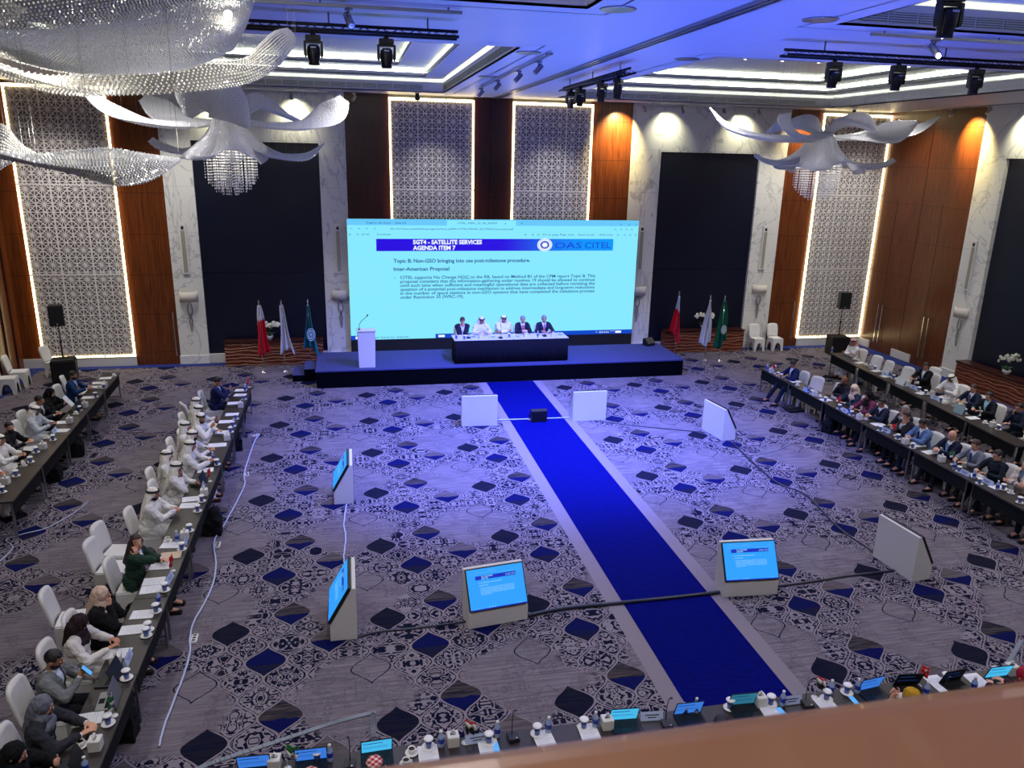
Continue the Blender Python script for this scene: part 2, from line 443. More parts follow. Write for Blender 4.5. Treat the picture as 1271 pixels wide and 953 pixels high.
        return s.add(vs, fs, mat, smooth)
    def mesh(s, name):
        me = bpy.data.meshes.new(name); me.from_pydata(s.v, [], s.f)
        for m in s.ms: me.materials.append(m)
        me.polygons.foreach_set('material_index', s.mi); me.polygons.foreach_set('use_smooth', s.sm); me.update()
        return me
    def build(s, name, parent=None, **tags):
        o = bpy.data.objects.new(name, s.mesh(name)); COL.objects.link(o)
        if parent is not None: o.parent = parent
        for k, v in tags.items(): o[k] = v
        return o
def thing(name, label, cat, loc=(0, 0, 0), rz=0., group=None):
    o = bpy.data.objects.new(name, None); COL.objects.link(o); o.empty_display_size = .2
    o.location = loc; o.rotation_euler = (0, 0, rz); o['label'] = label; o['category'] = cat
    if group: o['group'] = group
    return o
def tag(o, label, cat, group=None):
    o['label'] = label; o['category'] = cat
    if group: o['group'] = group
    return o
def struct(mb, name):
    o = mb.build(name); o['kind'] = 'structure'; return o
def inst(mesh, name, parent=None, loc=None, rot=None):
    o = bpy.data.objects.new(name, mesh); COL.objects.link(o)
    if parent is not None: o.parent = parent
    if loc is not None: o.location = loc
    if rot is not None: o.rotation_euler = rot
    return o
def dup(root, loc, rz, label, group=None, scale=None):
    r = root.copy(); COL.objects.link(r); r.location = loc; r.rotation_euler = (0, 0, rz); r['label'] = label
    if group: r['group'] = group
    if scale: r.scale = scale
    for ch in list(root.children):
        c = ch.copy(); COL.objects.link(c); c.parent = r
        for g in list(ch.children):
            d = g.copy(); COL.objects.link(d); d.parent = c
    return r
class Proto:                              # first use moves the source itself, later uses copy it
    def __init__(s, root): s.root = root; s.used = False
    def put(s, loc, rz, label, group=None):
        if not s.used:
            s.used = True; r = s.root; r.location = loc; r.rotation_euler = (0, 0, rz); r['label'] = label
            if group: r['group'] = group
            return r
        return dup(s.root, loc, rz, label, group)
def lamp(kind, loc, energy, color, target=None, size=.1, spot=None, blend=.6, name='lamp'):
    d = bpy.data.lights.new(name, kind); d.energy = energy; d.color = color
    if kind == 'SPOT': d.spot_size = spot; d.spot_blend = blend; d.shadow_soft_size = size
    elif kind == 'AREA': d.size = size
    else: d.shadow_soft_size = size
    o = bpy.data.objects.new(name, d); COL.objects.link(o); o.location = loc
    if target is not None: o.rotation_euler = (Vector(target)-Vector(loc)).to_track_quat('-Z', 'Y').to_euler()
    return o
_font = None
def text_into(mb, s, x, y, width, height, mat, z=0., T=None, bold=0.):
    """lay a line of text into mb in the local xy plane, left at x, baseline y, fitted to width x height"""
    cu = bpy.data.curves.new('t', 'FONT'); cu.body = s; cu.size = 1.0; cu.resolution_u = 2; cu.offset = bold
    o = bpy.data.objects.new('t', cu); COL.objects.link(o)
    dg = bpy.context.evaluated_depsgraph_get(); me = bpy.data.meshes.new_from_object(o.evaluated_get(dg))
    xs = [v.co.x for v in me.vertices]
    if xs:
        x0, x1 = min(xs), max(xs); sx = width/max(x1-x0, 1e-6) if width else height; sy = height
        mb.add([((v.co.x-x0)*sx+x, v.co.y*sy+y, z) for v in me.vertices], [tuple(p.vertices) for p in me.polygons], mat, False, T)
    bpy.data.objects.remove(o); bpy.data.curves.remove(cu); bpy.data.meshes.remove(me)
# ================================================================== THE ROOM
XL, XR, YB, YS, ZC = -10.15, 19.5, 26.4, -7.0, 8.6
mb = MB(); mb.box(XL-.3, YS-.3, -.12, XR+.3, YB+.5, 0, 'carpet'); struct(mb, 'floor')
mb = MB()
mb.box(XL, 26.05, 0, XR, YB+.01, .006, 'border_blue'); mb.box(XL, YS, 0, -9.62, 26.05, .006, 'border_blue'); mb.box(18.95, YS, 0, XR, 26.05, .006, 'border_blue')
struct(mb, 'trim_1')
mb = MB(); mb.box(4.09, 4.6, .0, 5.57, 22.95, .008, 'runner')
tag(mb.build('aisle_carpet_runner'), 'plain royal blue carpet runner leading up to the stage', 'carpet')
# back wall and its cladding
mb = MB(); mb.box(XL-.3, YB+.25, 0, XR+.3, YB+.5, 9.6, 'white'); struct(mb, 'wall_back')
mb = MB()
for x0, x1 in ((-5.49, -4.6), (-.79, .05), (9.62, 10.72), (14.46, 15.5)): mb.box(x0, YB, 0, x1, YB+.25, ZC+.02, 'marble')
for x0, x1 in ((-4.6, -.79), (10.72, 14.46)): mb.box(x0, YB, 7.05, x1, YB+.25, ZC+.02, 'marble')
struct(mb, 'trim_2')
mb = MB()
for x0, x1 in ((-4.6, -.79), (10.72, 14.46)):
    mb.box(x0, YB+.12, .3, x1, YB+.25, 2.97, 'black_panel'); mb.box(x0, YB+.11, 2.975, x1, YB+.25, 7.05, 'black_panel')
struct(mb, 'trim_3')
mb = MB()
for x0, x1, mt in ((XL, -9.6, 'wood'), (.05, 1.43, 'wood_dark'), (4.18, 4.75, 'wood_dark'), (4.93, 5.46, 'wood_dark'), (8.2, 9.62, 'wood')):
    mb.box(x0, YB+.02, 0, x1, YB+.25, ZC+.02, mt)
mb.box(4.75, YB-.03, 0, 4.93, YB+.25, ZC+.02, 'wood_dark')
struct(mb, 'trim_4')
mb = MB()
for x0, x1 in ((XL, -6.83), (1.43, 4.18), (5.46, 8.2), (16.8, XR)): mb.box(x0, YB-.03, 0, x1, YB+.05, .3, 'white')
for x0, x1 in ((-5.49, -4.6), (-.79, .05), (9.62, 10.72), (14.46, 15.5)): mb.box(x0-.02, YB-.04, 0, x1+.02, YB, .28, 'marble')
for x0, x1 in ((-4.6, -.79), (10.72, 14.46)): mb.box(x0, YB+.02, 0, x1, YB+.2, .3, 'white')
struct(mb, 'baseboard_back')
def handle_bar(mb, x, y, z0, z1, nx, ny, mat='chrome'):
    o = .07
    mb.bar((x+nx*o, y+ny*o, z0), (x+nx*o, y+ny*o, z1), .035, .035, mat)
    for z in (z0+.04, (z0+z1)/2, z1-.04): mb.bar((x, y, z), (x+nx*o, y+ny*o, z), .02, .02, mat)
for i, (x0, x1, hx) in enumerate(((-6.83, -5.49, -5.59), (15.5, 16.8, 16.5))):
    mb = MB(); mb.box(x0, YB+.02, 0, x1, YB+.25, ZC+.02, 'wood'); d = struct(mb, 'door_%d' % (i+1))
    mb = MB(); handle_bar(mb, hx, YB+.02, .3, 1.74, 0, -1); mb.build('door_handle', d)
# right wall
mb = MB(); mb.box(XR+.25, YS, 0, XR+.5, YB+.5, 9.6, 'white'); struct(mb, 'wall_right')
mb = MB()
mb.box(XR, 20.85, 0, XR+.25, 21.92, ZC+.02, 'marble'); mb.box(XR, 15.6, 0, XR+.25, 16.65, ZC+.02, 'marble'); mb.box(XR, 16.65, 7.05, XR+.25, 20.85, ZC+.02, 'marble')
mb.box(XR-.05, 20.83, 0, XR, 21.94, .28, 'marble')
struct(mb, 'trim_5')
mb = MB(); mb.box(XR+.14, 16.65, 0, XR+.25, 20.85, 3.0, 'black_panel'); mb.box(XR+.13, 16.65, 3.005, XR+.25, 20.85, 7.05, 'black_panel'); struct(mb, 'trim_6')
mb = MB(); mb.box(XR+.02, YS, 0, XR+.25, 15.6, ZC+.02, 'wood'); struct(mb, 'trim_7')
for i, (y0, y1, hy) in enumerate(((24.15, YB+.02, 25.34), (21.92, 24.13, 22.91))):
    mb = MB(); mb.box(XR+.02, y0, 0, XR+.25, y1, ZC+.02, 'wood'); mb.box(XR+.015, (y0+y1)/2+.1, 0, XR+.02, (y0+y1)/2+.115, 5.6, 'slot'); d = struct(mb, 'door_%d' % (i+3))
    for s in (-1, 1):
        mb = MB(); handle_bar(mb, XR+.02, hy+s*.11, .34, 1.77, -1, 0); mb.build('door_handle', d)
mb = MB(); mb.box(XR-.03, 23.45, .02, XR+.02, 24.45, .3, 'white'); mb.box(XR-.03, 25.75, .02, XR+.02, YB, .3, 'white'); struct(mb, 'baseboard_right')
# left wall and wall behind the viewer
mb = MB(); mb.box(XL-.3, YS, 0, XL, YB+.5, 9.6, 'wood')
struct(mb, 'wall_left')
mb = MB()
for k in range(8): mb.box(XL, 25.9-k*.62, 0, XL+.05, 26.0-k*.62, ZC, 'wood_dark')
struct(mb, 'trim_8')
mb = MB(); mb.box(XL-.3, YS-.3, 0, XR+.5, YS, 9.6, 'wood'); struct(mb, 'wall_front')
# ceiling with stepped coffers
COFF = [(-6.6, 3.03, 14.2, 25.28), (6.65, 16.25, 14.1, 25.28), (-6.6, 3.05, -1.5, 10.33), (6.6, 16.25, -1.5, 10.33)]
mb = MB(); T_ = .03
mb.box(XL-.3, YS-.3, ZC, -6.6, YB+.5, ZC+T_, 'ceil'); mb.box(3.05, YS-.3, ZC, 6.6, YB+.5, ZC+T_, 'ceil'); mb.box(16.25, YS-.3, ZC, XR+.5, YB+.5, ZC+T_, 'ceil')
mb.box(3.03, 14.2, ZC, 3.05, 25.28, ZC+T_, 'ceil'); mb.box(6.6, 14.1, ZC, 6.65, 25.28, ZC+T_, 'ceil')
for x0, x1 in ((-6.6, 3.05), (6.6, 16.25)):
    mb.box(x0, YS-.3, ZC, x1, -1.5, ZC+T_, 'ceil'); mb.box(x0, 10.33, ZC, x1, 14.1 if x0 > 0 else 14.2, ZC+T_, 'ceil'); mb.box(x0, 25.28, ZC, x1, YB+.5, ZC+T_, 'ceil')
mb.box(XL-.3, YS-.3, 9.62, XR+.5, YB+.5, 9.7, 'ceil')
struct(mb, 'ceiling')
def frame_panel(mb, x0, x1, y0, y1, wd, z0, z1, mat):          # rectangular ring, outer bounds given, width wd
    mb.box(x0, y0, z0, x1, y0+wd, z1, mat); mb.box(x0, y1-wd, z0, x1, y1, z1, mat)
    mb.box(x0, y0+wd, z0, x0+wd, y1-wd, z1, mat); mb.box(x1-wd, y0+wd, z0, x1, y1-wd, z1, mat)
for i, (x0, x1, y0, y1) in enumerate(COFF):
    mb = MB()
    frame_panel(mb, x0-.03, x1+.03, y0-.03, y1+.03, .03, ZC, ZC+.3, 'ceil')                       # rim fascia
    frame_panel(mb, x0-.38, x1+.38, y0-.38, y1+.38, .03, ZC, 9.02, 'ceil')
    o = .35; frame_panel(mb, x0-o, x1+o, y0-o, y1+o, o+.62, 8.99, 9.02, 'ceil')                    # first step
    frame_panel(mb, x0+.59, x1-.59, y0+.59, y1-.59, .03, 8.97, 9.1, 'ceil')
    frame_panel(mb, x0+.22, x1-.22, y0+.22, y1-.22, .03, 9.02, 9.24, 'ceil')
    frame_panel(mb, x0+.25, x1-.25, y0+.25, y1-.25, 1.2, 9.21, 9.24, 'ceil')                       # second step
    frame_panel(mb, x0+1.42, x1-1.42, y0+1.42, y1-1.42, .03, 9.19, 9.3, 'ceil')
    frame_panel(mb, x0+1.05, x1-1.05, y0+1.05, y1-1.05, .03, 9.24, 9.47, 'ceil')
    mb.box(x0+1.05, y0+1.05, 9.44, x1-1.05, y1-1.05, 9.5, 'ceil')
    c = struct(mb, 'ceiling_coffer'); 
    mb = MB()                                                                                     # linear air grille in the fascia
    for k in range(int((x1-x0-.5)/.46)):
        xa = x0+.3+k*.46; mb.box(xa, y1-.012, ZC+.07, xa+.43, y1, ZC+.2, 'ceil_grille')
        for q in range(4): mb.box(xa, y1-.016, ZC+.085+q*.03, xa+.43, y1-.011, ZC+.096+q*.03, 'ceil')
    for k in range(int((y1-y0-.5)/.46)):
        ya = y0+.3+k*.46; xx = x1 if i in (0, 2) else x0; s = -1 if i in (0, 2) else 1
        mb.box(min(xx, xx+s*.012), ya, ZC+.07, max(xx, xx+s*.012), ya+.43, ZC+.2, 'ceil_grille')
    mb.build('air_grille', c, kind='structure')
    mb = MB()
    for (ins, z, wd) in ((-.2, 8.72, .06), (.42, 9.12, .06), (1.22, 9.32, .06)):
        frame_panel(mb, x0+ins, x1-ins, y0+ins, y1-ins, wd, z, z+.015, 'cove')
    mb.build('cove_light', c, kind='structure')
# sliding partition rail along the middle of the ceiling
mb = MB()
for dx in (-.09, .0, .09): mb.box(4.86+dx-.02, -6, ZC-.035, 4.86+dx+.02, YB, ZC, 'grey_metal')
mb.box(4.84, -6, ZC-.012, 4.88, YB, ZC-.004, 'slot'); struct(mb, 'trim_9')
# balcony the view is taken from
mb = MB(); mb.box(XL, YS, 4.9, XR+.02, .3, 5.15, 'white'); struct(mb, 'floor_balcony')
b = thing('balcony_railing', 'blurred brown wooden balcony handrail in front of the viewer', 'railing', (0, 0, 0))
mb = MB(); n = 14
prof = [(.572, 6.22), (.577, 6.25)]+[(.577-.05*(1-math.cos(a)), 6.255+.05*math.sin(a)) for a in [k*PI/2/6 for k in range(7)]]+[(.335, 6.305), (.30, 6.28), (.30, 6.22)]
vs = [(x, y, z) for x in (-3, 5) for (y, z) in prof]; k_ = len(prof)
fs = [tuple(range(k_)), tuple(reversed(range(k_, 2*k_)))]+[(i, k_+i, k_+(i+1) % k_, (i+1) % k_) for i in range(k_)]
mb.add(vs, fs, 'rail'); mb.build('handrail', b)
mb = MB(); mb.box(-3, .38, 5.15, 5, .48, 6.22, 'wood'); mb.build('parapet', b)
mb = MB(); mb.box(-3, .3, 4.9, 5, .5, 5.15, 'white'); mb.build('kerb', b)

# ================================================================== FRETWORK SCREENS
def lattice_meshes(wd, z0, z1):
    fr = MB(); nx = 6; cw = wd/nx; nz = round((z1-z0)/cw); ch = (z1-z0)/nz; t = .014
    yb = -.035
    def ln(ax, az, bx, bz, tt=t): fr.bar((ax, yb, az), (bx, yb, bz), tt*1.75, .02, 'fret', up=(0, 1, 0))
    for i in range(nx):
        for j in range(nz):
            x = -wd/2+i*cw; z = z0+j*ch; cx, cz = x+cw/2, z+ch/2
            ln(x, z, x+cw, z); 
            if i: ln(x, z, x, z+ch)
            for k in range(12):
                a = 2*PI*k/12+(PI/12 if k % 3 else PI/12)
                dx, dz = math.cos(a), math.sin(a); s = .5/max(abs(dx)/cw, abs(dz)/ch)
                ln(cx, cz, cx+dx*s*.98, cz+dz*s*.98, .011)
            ln(cx-cw*.5, cz, cx, cz+ch*.5); ln(cx, cz+ch*.5, cx+cw*.5, cz); ln(cx+cw*.5, cz, cx, cz-ch*.5); ln(cx, cz-ch*.5, cx-cw*.5, cz)
    bk = MB(); bk.box(-wd/2, .0, z0, wd/2, .2, z1, 'fret_back')
    fm = MB()
    for k in (1, 2): fm.box(-wd/2+wd*k/3-.022, -.055, z0, -wd/2+wd*k/3+.022, -.02, z1, 'fret')
    for z in (2.97, 5.68): fm.box(-wd/2, -.055, z-.022, wd/2, -.02, z+.022, 'fret')
    e = MB()
    e.box(-wd/2-.0, -.05, z0, -wd/2+.05, -.004, z1, 'led_warm'); e.box(wd/2-.05, -.05, z0, wd/2, -.004, z1, 'led_warm')
    e.box(-wd/2, -.05, z1-.08, wd/2, -.004, z1, 'led_warm'); e.box(-wd/2, -.05, z0, wd/2, -.004, z0+.05, 'led_warm')
    return fr.mesh('fretwork'), bk.mesh('backing'), fm.mesh('mullions'), e.mesh('led_edge')
LM = lattice_meshes(2.74, .32, 8.5)
for x, lab in ((-8.215, 'tall illuminated white fretwork panel by the left corner speaker'), (2.805, 'illuminated fretwork panel rising behind the left half of the big screen'),
               (6.83, 'illuminated fretwork panel rising behind the right half of the big screen'), (18.13, 'tall illuminated white fretwork panel in the right far corner')):
    t = thing('fretwork_panel', lab, 'wall panel', (x, YB, 0), 0, None); t['kind'] = 'thing'
    for me, nm in zip(LM, ('fretwork', 'backing', 'mullions', 'led_edge')): inst(me, nm, t)

# ================================================================== WALL LAMPS, COLUMN SPEAKERS
def column_speaker():
    t = thing('column_speaker', '', 'speaker')
    mb = MB(); mb.box(-.11, -.05, -.8, .11, 0, .8, 'white_g', bev=.01); mb.build('housing', t)
    mb = MB(); mb.box(-.06, -.058, -.74, .06, -.045, .58, pmat('tan_grille', srgb(150, 146, 128), .8)); mb.build('grille', t)
    mb = MB(); mb.box(-.04, -.06, .62, .04, -.045, .72, 'dark_metal'); mb.build('badge', t)
    return Proto(t)
def sconce():
    t = thing('wall_sconce', '', 'wall lamp')
    mb = MB(); P = [[(.28*math.sin(a), -.18*math.cos(a)-.02, z) for a in [(-PI/2)+PI*k/10 for k in range(11)]] for z in (-.12, .2)]
    mb.grid(P, 'shade', True, .01); mb.build('lamp_shade', t)
    mb = MB()
    for s in (-1, 1):
        mb.tube([(s*.02, -.03, -.14), (s*.07, -.05, -.3), (s*.075, -.05, -.45), (s*.0, -.05, -.62), (-s*.045, -.05, -.72), (-s*.02, -.045, -.95), (-s*.01, -.03, -1.1)], [.014, .016, .016, .018, .016, .012, .006], 'grey_metal', 8)
    mb.build('twisted_stem', t)
    mb = MB(); mb.box(-.06, -.04, -.5, .06, 0, -.38, 'white_g', bev=.01); mb.build('wall_plate', t)
    return Proto(t)
cs, sc_ = column_speaker(), sconce()
for x, y, rz, lab in ((-5.06, YB, 0, 'marble pier beside the left wooden door'), (-.3, YB, 0, 'marble pier left of the big screen'), (10.2, YB, 0, 'marble pier right of the big screen'),
                      (14.98, YB, 0, 'marble pier above the two spare white chairs'), (XR, 21.43, -PI/2, 'marble pier on the right side wall')):
    cs.put((x, y, 3.75), rz, 'slim white column speaker on the '+lab); sc_.put((x, y, 2.2), rz, 'white shaded wall lamp on the '+lab)

# ================================================================== STAGE, SCREEN, LECTERN
t = thing('stage', 'low dark blue carpeted stage in front of the big screen', 'stage', (4.78, 24.1, 0))
mb = MB(); mb.box(-5.86, -1.14, .5, 5.86, 1.16, .54, 'stage_carpet'); mb.build('deck', t)
mb = MB(); mb.box(-5.84, -1.12, 0, 5.84, 1.14, .5, 'stage_skirt'); mb.build('skirting', t)
for sx, lab in ((-1, 'left'),):
    s = thing('stage_steps', 'dark carpeted steps at the left end of the stage', 'steps', (-1.45, 24.3, 0))
    mb = MB(); mb.box(-.35, -.5, 0, .0, .5, .2, 'stage_skirt'); mb.box(-.0, -.5, 0, .33, .5, .38, 'stage_skirt'); mb.build('treads', s)
    mb = MB(); mb.box(-.35, -.5, .2, .0, .5, .21, 'stage_carpet'); mb.box(0, -.5, .38, .33, .5, .39, 'stage_carpet'); mb.build('carpet_cover', s)
# LED wall
SY = 26.15
t = thing('led_screen', 'huge cyan projection screen showing an agenda slide behind the stage', 'screen', (.0, SY, .72))
SW, SH = 9.98, 4.02
mb = MB(); mb.box(0, .005, 0, SW, .12, SH, 'black'); mb.build('cabinet', t)
mb = MB(); mb.box(0, 0, -.72, SW, .12, -.005, 'black_m'); mb.build('base_skirt', t)
def gradient_mat():
    m, nt, b = newmat('slide_banner'); x, y, z = pos(nt, kind='o')
    b.inputs['Base Color'].default_value = (0, 0, 0, 1)
    col = mixc(nt, (x/SW).ss(.50, .85), srgb(38, 0, 222), srgb(0, 150, 255)); nt.links.new(col, b.inputs['Emission Color']); b.inputs['Emission Strength'].default_value = 1.0
    return m
M['sl_bg'] = emat('slide_background', srgb(134, 232, 255), 1.0); M['sl_top'] = emat('browser_bar', srgb(104, 200, 250), 1.0)
M['sl_band'] = gradient_mat(); M['sl_text'] = emat('slide_text_navy', srgb(16, 62, 140), 1.0); M['sl_white'] = emat('slide_text_white', srgb(240, 250, 255), 1.0)
M['sl_task'] = emat('task_bar', srgb(0, 70, 200), 1.0); M['sl_oas'] = emat('banner_letters', srgb(10, 60, 215), 1.0)
def slide_meshes():
    T = Matrix(((1, 0, 0, 0), (0, 0, -1, 0), (0, 1, 0, 0), (0, 0, 0, 1)))       # slide x,y,z -> world x, -z, y
    bg = MB()
    def R(mb, x0, y0, x1, y1, mat, z=.002): mb.add([(x0, y0, z), (x1, y0, z), (x1, y1, z), (x0, y1, z)], [(0, 1, 2, 3)], mat, False, T)
    R(bg, 0, 0, SW, SH, 'sl_bg', 0.0); R(bg, 0, SH-.2, SW, SH, 'sl_top', .002); R(bg, 3.25, SH-.2, 5.6, SH-.03, 'sl_bg', .004); R(bg, 5.6, SH-.2, 9.98, SH-.03, 'sl_top', .004)
    band = MB(); R(band, .92, 2.98, 9.08, 3.38, 'sl_band', .004)
    tk = MB(); R(tk, 0, 0, .55, .15, 'sl_task', .004); R(tk, 2.85, 0, SW, .15, 'sl_task', .004)
    tx = MB()
    def X(s, x, y, w_, h, mat='sl_text', bold=0.): text_into(tx, s, x, y, w_, h, mat, .006, T, bold)
    X('SGT4 - SATELLITE SERVICES', 2.12, 3.21, 2.32, .19, 'sl_white', .04); X('AGENDA ITEM 7', 2.12, 3.02, 1.42, .19, 'sl_white', .04)
    X('OAS', 6.98, 3.06, .95, .3, 'sl_oas'); X('CITEL', 8.05, 3.06, .95, .3, 'sl_oas')
    X('Topic B: Non-GSO bringing into use post-milestone procedure.', 1.47, 2.60, 4.65, .17, 'sl_text', .022)
    X('Inter-American Proposal', 1.47, 2.33, 1.86, .17, 'sl_text', .02)
    L = [('CITEL supports No Change NOC to the RR, based on Method B1 of the CPM report Topic B. This', 6.8), ('proposal considers that the information-gathering under resolves 19 should be allowed to continue', 6.8),
         ('until such time when sufficient and meaningful operational data are collected before revisiting the', 6.8), ('question of a potential post-milestone mechanism to address intermediate and long-term reductions', 6.8),
         ('in the number of space stations in non-GSO systems that have completed the milestone process', 6.8), ('under Resolution 35 (WRC-19).', 2.15)]
    for i, (s, w_) in enumerate(L): X(s, 1.68, 2.055-i*.133, w_, .145, 'sl_text', .012)
    R(tx, 3.75, 2.035, 4.05, 2.045, 'sl_text', .006); X('-', 1.47, 2.06, .06, .14)
    X('Topics de Inter - Search', .6, 3.87, 1.3, .09); X('CITEL_WRC_23_IN_24.PDF', 3.6, 3.87, 1.35, .09); X('x', 5.2, 3.87, .06, .09); X('+', 5.75, 3.87, .08, .09)
    X('file:///C:/Users/citel/Desktop/regionals/final_pdf/PR-I-CITEL-PPROP_v8_CITEL/Presentation.pdf', 1.4, 3.68, 4.1, .08)
    X('of 41', .45, 3.50, .25, .08); X('Contents', .95, 3.50, .45, .08); X('Fit to page', 6.55, 3.50, .55, .08); X('Page view', 7.15, 3.50, .5, .08); X('Read aloud', 7.8, 3.50, .55, .08); X('Add notes', 8.55, 3.50, .5, .08)
    for x in (.05, .3, 5.9, 6.15, 6.35, 9.2, 9.45, 9.65, 9.85): X('o', x, 3.5, .07, .1)
    for x in (.1, .35, .6, .85, 9.1, 9.3, 9.5, 9.7): X('<', x, 3.68, .07, .09)
    for x in (9.3, 9.6, 9.85): X('x', x, 3.86, .06, .09)
    X('Type here to search', .62, .045, 1.3, .09)
    for x in (2.95, 3.5, 4.05, 9.35): R(tx, x, .03, x+.22, .11, 'sl_white', .006)
    X('^ ENG', 8.6, .04, .5, .09, 'sl_white'); X('3:42 PM', 9.15, .09, .17, .05, 'sl_white'); R(tx, .15, .03, .28, .12, 'sl_white', .006)
    seal = MB()
    def ring(cx, cy, r0, r1, mat, z):
        n = 28; vs = []; fs = []
        for k in range(n):
            a = 2*PI*k/n; vs += [(cx+r0*math.cos(a)*1.15, cy+r0*math.sin(a)*.95, z), (cx+r1*math.cos(a)*1.15, cy+r1*math.sin(a)*.95, z)]
        for k in range(n): l = (k+1) % n; fs.append((2*k, 2*k+1, 2*l+1, 2*l))
        seal.add(vs, fs, mat, False, T)
    ring(6.62, 3.18, .0, .23, 'sl_white', .006); ring(6.62, 3.18, .19, .2, 'sl_oas', .008); ring(6.62, 3.18, .10, .14, 'sl_oas', .008)
    for k in range(10):
        a = 2*PI*k/10; ring(6.62+.1*math.cos(a), 3.18+.085*math.sin(a), 0, .018, 'red' if k % 3 == 0 else 'sl_task', .009)
    return bg.mesh('slide'), band.mesh('banner'), tk.mesh('task_bar'), tx.mesh('slide_text'), seal.mesh('seal')
SLM = slide_meshes()
for me, nm in zip(SLM, ('slide', 'banner', 'task_bar', 'slide_text', 'seal')): inst(me, nm, t, (0, -.001, 0))

t = thing('lectern', 'white box lectern with gooseneck microphone on the stage', 'lectern', (.45, 23.35, .54), .02)
mb = MB(); vs = [(-.24, -.15, 0), (.24, -.15, 0), (.24, .18, 0), (-.24, .18, 0), (-.26, -.2, 1.12), (.26, -.2, 1.12), (.26, .2, 1.12), (-.26, .2, 1.12)]
mb.add(vs, [(3, 2, 1, 0), (4, 5, 6, 7), (0, 1, 5, 4), (1, 2, 6, 5), (2, 3, 7, 6), (3, 0, 4, 7)], 'white_g'); mb.build('body', t)
mb = MB(); mb.box(-.28, -.22, 1.12, .28, .22, 1.15, 'white_g', bev=.008); mb.build('reading_top', t)
mb = MB(); mb.cyl((-.2, 0, 1.15), (-.2, 0, 1.17), .035, 'black'); mb.tube([(-.2, 0, 1.16), (-.2, 0, 1.3), (-.12, 0, 1.42), (.0, -.01, 1.52), (.04, -.01, 1.56)], .008, 'dark_metal'); mb.cap((.04, -.01, 1.56), (.06, -.01, 1.6), .018, .018, 'black'); mb.build('gooseneck_microphone', t)

# stage table
t = thing('panel_table', 'long panel table with navy pleated skirt in the middle of the stage', 'table', (4.95, 23.65, .54), 0)
mb = MB(); mb.box(-1.78, -.36, .68, 1.78, .36, .74, 'table_top'); 
for x in (-1.65, 1.65):
    for y in (-.28, .28): mb.box(x-.02, y-.02, 0, x+.02, y+.02, .68, 'dark_metal')
mb.build('table_frame', t)
mb = MB(); N = 260; per = [(-1.81, .38), (-1.81, -.38), (1.81, -.38), (1.81, .38)]
pts = []; segs = [(per[0], per[1]), (per[1], per[2]), (per[2], per[3])]
for (a, c) in segs:
    L = math.dist(a, c); k = max(2, int(L/.022))
    for i in range(k):
        f = i/k; px, py = a[0]+(c[0]-a[0])*f, a[1]+(c[1]-a[1])*f; nx, ny = (c[1]-a[1])/L, -(c[0]-a[0])/L
        pts.append((px, py, nx, ny))
P = []
for zf in (0, .5, 1):
    row = []
    for i, (px, py, nx, ny) in enumerate(pts):
        o = (math.sin(i*1.35)*.018*(1-zf*.7)); row.append((px-nx*o, py-ny*o, .02+zf*.71))
    P.append(row)
mb.grid(P, 'skirt_navy', True, .004); mb.build('pleated_skirt', t)
mb = MB(); mb.box(-1.83, -.40, .742, 1.83, .40, .756, 'table_white', bev=.004); mb.build('white_top_cloth', t)

# ================================================================== CONSOLES WITH ORCHIDS
def console(name_label, loc, rz, L, dep=.45):
    t = thing('console_cabinet', name_label, 'sideboard', loc, rz)
    mb = MB(); mb.box(-L/2, -dep, .0, L/2, 0, .76, 'wavewood', bev=.006); mb.build('carved_front', t)
    mb = MB(); mb.box(-L/2-.02, -dep-.03, .76, L/2+.02, 0, .81, 'wood_dark', bev=.006); mb.build('top', t)
console('long carved wooden sideboard behind the three left flags', (-2.48, YB-.05, .0), 0, 3.1)
console('long carved wooden sideboard behind the three right flags', (12.75, YB-.05, .0), 0, 3.1)
console('carved wooden sideboard against the right side wall', (XR, 18.95, .0), -PI/2, 3.7)
def orchid(label, loc, s=1., seed=1):
    r = random.Random(seed); t = thing('orchid_plant', label, 'plant', loc)
    mb = MB(); mb.lathe([(.0, 0), (.05, 0), (.06, .02), (.11, .09), (.125, .15), (.115, .15), (.10, .1), (0, .1)], 'ceramic', 16); mb.build('bowl', t)
    mb = MB()
    stems = []
    for k in range(3):
        a = r.uniform(0, 2*PI); sx = (-1 if k % 2 else 1)*.28; pts = [(0, 0, .1), (.03*math.cos(a), .03*math.sin(a), .32), (sx*.25, 0, .52), (sx*.8, .0, .56), (sx*1.3, 0, .44)]
        mb.tube(pts, .008, 'leafg', 6); stems.append(pts)
    mb.build('stems', t)
    mb = MB()
    for k in range(6):
        a = 2*PI*k/6; d = Vector((math.cos(a), math.sin(a), 0)); q = d.cross(Vector((0, 0, 1)))
        mb.grid([[d*(.02+.2*f)+q*wv*(.045*math.sin(PI*min(1, f+.12)))+Vector((0, 0, .12+.12*math.sin(f*2.6))) for wv in (-1, 0, 1)] for f in (0, .25, .5, .75, 1)], 'leafg', True, .004)
    mb.build('leaves', t)
    mb = MB()
    for pts in stems:
        for k in range(13):
            f = 1.6+k/13*2.35; i = min(int(f), 3); p = Vector(pts[i]).lerp(Vector(pts[i+1]), f-i)+Vector((r.uniform(-.05, .05), r.uniform(-.07, .07), r.uniform(-.05, .07)))
            for q in range(5):
                a = 2*PI*q/5; mb.ell((p.x+.028*math.cos(a), p.y-.01, p.z+.028*math.sin(a)), (.024, .008, .024), 'orchid', 6, 4)
    mb.build('flowers', t, kind='stuff'); t.scale = (s, s, s)
orchid('white orchid in a bowl behind the white flag left of the stage', (-2.62, 26.1, .81), 1., 1)
orchid('white orchid in a bowl behind the white flag right of the stage', (12.75, 26.1, .81), 1., 2)
